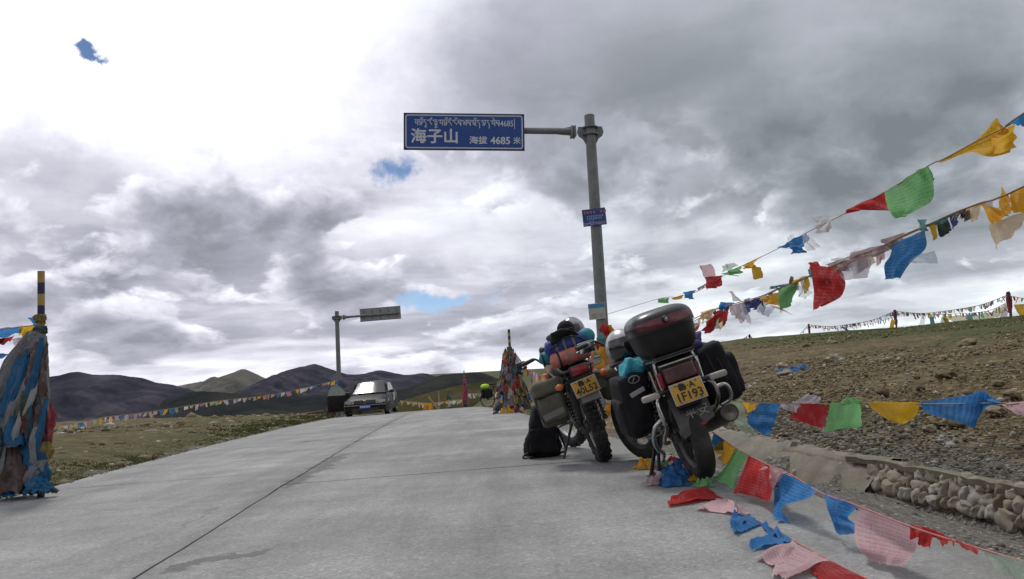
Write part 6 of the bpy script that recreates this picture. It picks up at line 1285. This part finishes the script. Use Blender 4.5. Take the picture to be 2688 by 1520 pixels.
for k, (u, v, w, colr, hh) in enumerate([(820, 1215, 60, 'orange', 1.2), (900, 1150, 70, 'orange', 1.6), (960, 1190, 50, 'yellow', 1.2), (1035, 1250, 52, 'red', 2.2), (1100, 1200, 45, 'pale_orange', 2.2), (870, 1240, 50, 'teal', .9), (1120, 1290, 30, 'navy', 1.0), (1050, 1110, 70, 'navy', 1.4), (1215, 1120, 45, 'green', 1.2), (700, 1230, 40, 'brown', 1.2), (930, 1240, 50, 'pale_blue', .8), (940, 1000, 60, 'white', 2.0), (1000, 900, 50, 'red', 2.0)]):
    x, y = 1180 + u * .1717, 860 + v * .1717; Y = 18.6 if v > 1090 else 18.9; P_ = at(x, y, Y); zz0 = Hs(P_[0], P_[1]); r_ = w * .1717 / FPX * Y * 1.0
    if v < 1090: drape(cho, [(P_[0], P_[1], P_[2] + r_ * 1.3, r_ * .3), (P_[0], P_[1], P_[2], r_ * .8), (P_[0], P_[1], P_[2] - r_ * 1.4, r_ * .9)], FM[colr], np.array(cho.location), k, n=20)
    else: crumple(P_, r_, FM[colr], cho, k * 2.1, np.array(cho.location), hh)
C5D = ['faded', 'white', 'blue', 'pale_red', 'old_green', 'yellow', 'brown', 'red', 'gauze']
for k, pts in enumerate([[(1352, 925, 19.1), (1375, 955, 18.5), (1400, 975, 17.5), (1440, 985, 15.5), (1560, 960, 14.4)], [(1358, 935, 19.1), (1385, 970, 18.2), (1420, 1000, 16.5), (1500, 1010, 15)]]):
    auto_string('prayer_flag_string', ['crowded short flag string sloping from the cone of flags towards the motorcycles', 'second lower flag string drooping from the cone of flags to the sign pole'][k], [at(*p) for p in pts], 30, C5D, .26, .24, seed=11 + k, skip=.03, blow=(.04, -.03))
auto_string('prayer_flag_string', 'flag string falling left from the cone of flags to the road edge', [at(1345, 940, 19.1), at(1325, 985, 19.4), at(1310, 1010, 19.7), at(1302, 1030, 20)], 12, C5D, .24, .24, seed=21, skip=.05)
flag_pole(1222, 1062, 42.5, 1.93, 'road-edge post wrapped in bright pink cloth above dark rags', ['magenta', 'magenta', 'old_grey', 'magenta', 'grey', 'old_green'], .10, 8, nflags=10)
flag_pole(1178, 1063, 62, 1.9, 'distant post wrapped in grey-green rags beyond the pink one', ['old_green', 'grey', 'teal', 'white'], .10, 9, nflags=8)
# flags knotted round the sign pole behind the motorcycles
for k, (u, v, w, colr) in enumerate([(700, 300, 26, 'yellow'), (665, 280, 20, 'red'), (640, 340, 22, 'teal'), (640, 400, 26, 'red'), (650, 440, 22, 'yellow'), (690, 400, 18, 'blue'), (620, 470, 24, 'green'), (690, 480, 26, 'pale_orange'), (640, 520, 24, 'orange'), (600, 430, 20, 'pale_green'), (720, 790, 22, 'yellow'), (690, 840, 22, 'orange'), (700, 900, 22, 'yellow'), (730, 870, 18, 'green'), (680, 760, 20, 'white')]): pass
kn = tag(empty('flag_knot', (1.60, 14.4, B1[2])), 'bunch of yellow, red and green flags knotted round the sign pole foot', 'prayer flags'); KO = np.array([1.60, 14.4, B1[2]])
for k, (u, v, w, colr) in enumerate([(700, 300, 44, 'yellow'), (665, 280, 34, 'red'), (640, 345, 34, 'teal'), (640, 405, 42, 'red'), (655, 450, 40, 'yellow'), (690, 400, 28, 'blue'), (620, 470, 36, 'green'), (690, 500, 40, 'pale_orange'), (640, 540, 40, 'orange'), (605, 440, 30, 'pale_green'), (730, 800, 34, 'yellow'), (700, 850, 34, 'orange'), (710, 910, 34, 'yellow'), (740, 880, 26, 'green'), (690, 760, 30, 'white'), (640, 620, 40, 'orange'), (680, 680, 40, 'red')]):
    x, y = 1340 + u * .3708, 760 + v * .3708; P_ = at(x, y, 14.15 - .1 * (k % 3)); r_ = w * .3708 / FPX * 14.2; drape(kn, [(P_[0], P_[1], P_[2] + r_ * 1.1, r_ * .45), (P_[0], P_[1], P_[2], r_ * .9), (P_[0] + r_ * .3, P_[1], P_[2] - r_ * 1.2, r_ * .7)], FM[colr], KO, k * 1.3, n=18)
# rags and cairn round the far sign pole
cr_ = tag(empty('rag_bundle', (B2[0], 37.8, B2[2])), 'green and grey rags bound round the far sign pole', 'prayer flags'); CO_ = np.array([B2[0], 37.8, B2[2]])
for k, (px, py, hw, colr) in enumerate([(893, 1030, 9, 'old_green'), (895, 1050, 10, 'green'), (893, 1010, 7, 'old_blue'), (878, 1045, 10, 'old_grey'), (873, 1060, 11, 'grey'), (870, 1078, 12, 'old_brown'), (903, 1010, 5, 'brown'), (905, 1030, 5, 'brown'), (866, 1090, 10, 'old_green')]):
    P_ = at(px, py, 37.7); r_ = hw / FPX * 37.7; drape(cr_, [(P_[0], P_[1], P_[2] + r_ * 1.6, r_ * .5), (P_[0], P_[1], P_[2], r_), (P_[0], P_[1], P_[2] - r_ * 1.6, r_ * .8)], FM[colr], CO_, k, n=18)

# ------------------------------------------------------------------ posts and flag lines along the hill crest
WOD = pm('weathered_wood', (.12, .09, .065), .9, var=.35, bump=.5)
HP = []
HC = ['navy', 'red', 'white', 'green', 'yellow', 'blue', 'faded', 'brown', 'lilac']
for k, (px, py, Y, hpx, wrap, label) in enumerate([(2655, 845, 40, 80, 'old_red', 'stout crest post wrapped in red cloth at the end of the yellow banner'), (2354, 869, 58, 56, 'old_brown', 'dark crest post between the yellow banner and the sagging flag line'), (2126, 888, 85, 38, 'old_red', 'red-wrapped crest post where the sagging flag line ends'), (1970, 905, 118, 28, 'navy', 'small navy-wrapped post on the crest, by itself beside the red-wrapped one')]):
    P_ = at(px, py, Y); z = Hs(P_[0], Y); z = min(z, P_[2]); h = hpx / FPX * Y + (P_[2] - z); o = tag(empty('crest_post', (P_[0], Y, z)), label, 'post'); b = MB(); b.tube([(0, 0, -.2), (.01, 0, h * .5), (0, 0, h)], [.07, .065, .055], 8); b.build('post', WOD, o)
    drape(o, [(0, 0, h * .95, .07), (0, 0, h * .8, .11), (0, 0, h * .5, .10), (0, 0, h * .3, .08)], FM[wrap], np.zeros(3), k, depth=.9, n=16); drape(o, [(0, 0, h * 1.0, .06), (0, 0, h * .93, .10), (0, 0, h * .87, .08)], FM['navy'], np.zeros(3), k + 4, depth=.9, n=16); HP.append(np.array([P_[0], Y, z + h]))
def cp7(u, v, Y): return at(1880 + u * .3138, 740 + v * .3138, Y)
auto_string('prayer_flag_string', 'flag line on the crest between the red-topped post and the dark post', [HP[0] - [0, 0, .15], cp7(2200, 195, 45), cp7(1900, 245, 50), cp7(1700, 262, 54), HP[1] - [0, 0, .1]], 62, HC, .34, .30, seed=31, r=.015)
auto_string('prayer_flag_string', 'second flag line drooping above the yellow banner on the crest', [HP[0] - [0, 0, .5], cp7(2280, 240, 44), cp7(2060, 265, 47.5), cp7(1880, 270, 51), HP[1] - [0, 0, .3]], 44, HC, .36, .40, seed=32, r=.015, skip=.25)
auto_string('prayer_flag_string', 'sagging flag line on the crest from the dark post to the red-wrapped post', [HP[1] - [0, 0, .1], cp7(1300, 320, 65), cp7(1100, 355, 73), cp7(950, 372, 79), HP[2] - [0, 0, .1]], 60, HC, .42, .34, seed=33, r=.018)
auto_string('prayer_flag_string', 'lower sagging flag line on the crest beneath the longer one', [HP[1] - [0, 0, .5], cp7(1300, 345, 65), cp7(1100, 375, 73), cp7(950, 390, 79), HP[2] - [0, 0, .25]], 34, HC, .42, .34, seed=37, r=.018, skip=.3)
auto_string('prayer_flag_string', 'flag line slanting down to the turf from the red-wrapped crest post', [HP[2] - [0, 0, .1], cp7(700, 440, 83), cp7(665, 480, 82)], 9, HC, .3, .3, seed=34, r=.03)
auto_string('prayer_flag_string', 'far flag line on the crest from the small navy post behind the motorcycle', [HP[3] - [0, 0, .1], cp7(200, 485, 122), cp7(60, 515, 124), cp7(-60, 512, 126)], 30, HC, .5, .45, seed=35, r=.03)
auto_string('prayer_flag_string', 'short flag line falling from the small navy crest post to the ground', [HP[3] - [0, 0, .1], cp7(340, 510, 117), cp7(420, 530, 115)], 6, HC, .4, .3, seed=36, r=.03)
auto_string('prayer_flag_string', 'flag line running out past the stout red crest post', [HP[0] - [0, 0, .2], cp7(2600, 140, 38.5), cp7(2760, 120, 37)], 9, HC, .36, .34, seed=39, r=.015)
bn_ = tag(empty('cloth_banner', cp7(2430, 190, 43)), 'long translucent yellow banner sagging along the hill crest', 'banner'); A = []
top = [cp7(1890, 285, 50), cp7(2060, 278, 47.5), cp7(2250, 262, 45), cp7(2350, 225, 43.5), cp7(2440, 180, 42)]; bot = [cp7(1930, 320, 50), cp7(2080, 355, 47.5), cp7(2240, 330, 45), cp7(2370, 280, 43.5), cp7(2430, 225, 42)]
T_, B_ = np.array(catmull(top, 8)), np.array(catmull(bot, 8)); BO = cp7(2430, 190, 43)
for w in np.linspace(0, 1, 8): A.append([T_[i] * (1 - w) + B_[i] * w + np.array([0, .12 * math.sin(i * .9 + w * 3), .03 * math.sin(i * 1.3)]) - BO for i in range(len(T_))])
b = MB(); b.grid(np.array(A)); b.build('cloth', cloth('banner_yellow', (.50, .42, .04), alpha=.75, trans=.45), bn_, smooth=180)
y2 = tag(empty('cloth_banner', cp7(2500, 200, 39)), 'bright orange-yellow cloth hung beside the stout red crest post', 'banner'); flag_mesh([cp7(2490, 190, 39.5), cp7(2640, 180, 38.5), cp7(2640, 330, 38.5), cp7(2540, 310, 39.2)], FM['yellow'], y2, 3, org=cp7(2500, 200, 39))
for k, (u0, v0, u1, v1, Y, colr, lab) in enumerate([(1740, 280, 1700, 405, 53, 'gauze', 'thin grey streamer trailing from the crest line nearest the dark post'), (1800, 290, 1805, 385, 52, 'teal', 'narrow teal streamer beside the thin grey one on the crest'), (1905, 290, 1890, 385, 50, 'pale_green', 'pale green streamer at the low end of the yellow banner'), (1910, 300, 1950, 380, 50, 'yellow', 'short yellow streamer beside the pale green one at the banner end'), (2120, 270, 2120, 350, 46, 'teal', 'teal pennant drooping across the middle of the yellow banner'), (2430, 190, 2385, 310, 42, 'white', 'white streamer between the banner and the stout red post'), (1050, 375, 1130, 430, 75, 'navy', 'dark navy streamer hanging to the turf under the sagging flag line'), (1480, 320, 1455, 425, 57, 'yellow', 'yellow streamer at the foot of the dark crest post'), (650, 470, 690, 515, 84, 'yellow', 'yellow rag at the ground end of the slanting flag line')]):
    s_ = tag(empty('hanging_rag', cp7(u0, v0, Y)), lab, 'streamer', 'streamers on the crest'); o_ = cp7(u0, v0, Y); dx_ = np.array([.16, 0, 0]); flag_mesh([cp7(u0, v0, Y) - dx_, cp7(u0, v0, Y) + dx_, cp7(u1, v1, Y) + dx_ * 1.5, cp7(u1, v1, Y) - dx_ * .7], FM[colr], s_, k + 60, org=o_, n=8)
bs = gp(2085, 975); bsr = tag(empty('rag', bs), 'scrap of pale blue cloth caught among the hillside stones', 'rag')
for k in range(3): crumple(bs + Vector((.25 * k - .25, .1 * k, 0)), .14, FM['blue'], bsr, 70 + k * 3, bs, .8, name='scrap')

# ------------------------------------------------------------------ low rails and flag strings beyond the crest
def rail_fence(pts, label, hpx, Y0, Y1):
    n = len(pts); P_ = [at(x, y, Y0 + (Y1 - Y0) * i / (n - 1)) for i, (x, y) in enumerate(pts)]; o = tag(empty('rail_fence', P_[0]), label, 'fence'); O_ = P_[0]; tops = []
    for p in P_: h = hpx / FPX * p[1]; b = MB(); b.tube([p - O_ - [0, 0, .6], p - O_ + [0, 0, h]], [.06, .05], 7); b.build('post', WOD, o); tops.append(p - O_ + np.array([0, 0, h]))
    for a, c in zip(tops, tops[1:]):
        for d in (0.08, h * .55): b = MB(); b.tube([a - [0, 0, d], c - [0, 0, d]], .045, 6); b.build('rail', WOD, o)
GREYW = WOD
rail_fence([(700, 1108), (770, 1100), (795, 1096), (850, 1088)], 'grey wooden rail fence on the edge of the left bank behind the flags', 13, 40, 42)
auto_string('prayer_flag_string', 'low string of pale flags strung along the grass beyond the parked car', [at(1050, 1052, 60), at(1090, 1056, 58), at(1130, 1058, 56), at(1215, 1048, 55)], 26, ['pale_orange', 'yellow', 'white', 'orange', 'pale_green'], .5, .35, seed=41, r=.02)
auto_string('prayer_flag_string', 'far row of white flags on the green slope right of the pink post', [at(1225, 1034, 75), at(1245, 1033, 75), at(1270, 1030, 76)], 12, ['white', 'white', 'pale_green'], .6, .5, seed=42, r=.02)
for k, (px, py, Y, hpx, lean_) in enumerate([(1153, 1062, 58, 36, 0), (1142, 1064, 52, 30, -.6)]):
    P_ = at(px, py, Y); o = tag(empty('wooden_stake', P_, (0, lean_, 0)), ['upright bare wooden stake beyond the crest', 'leaning bare wooden stake beyond the crest'][k], 'post'); b = MB(); b.tube([(0, 0, -.5), (0, 0, hpx / FPX * Y)], [.07, .05], 7); b.build('stake', pm('pale_wood', (.28, .22, .13), .9, var=.3), o)
for k, px in enumerate([1118, 1129]):
    P_ = at(px, 1066, 50); o = tag(empty('rag', P_), 'small %s rag heap in the grass beyond the parked car' % ['orange', 'yellow', 'grey', 'white'][k], 'rag'); drape(o, [(0, 0, .16, .03), (0, 0, .06, .12), (0, 0, -.3, .16)], FM[['orange', 'yellow', 'old_grey', 'white'][k]], np.zeros(3), k, n=16)
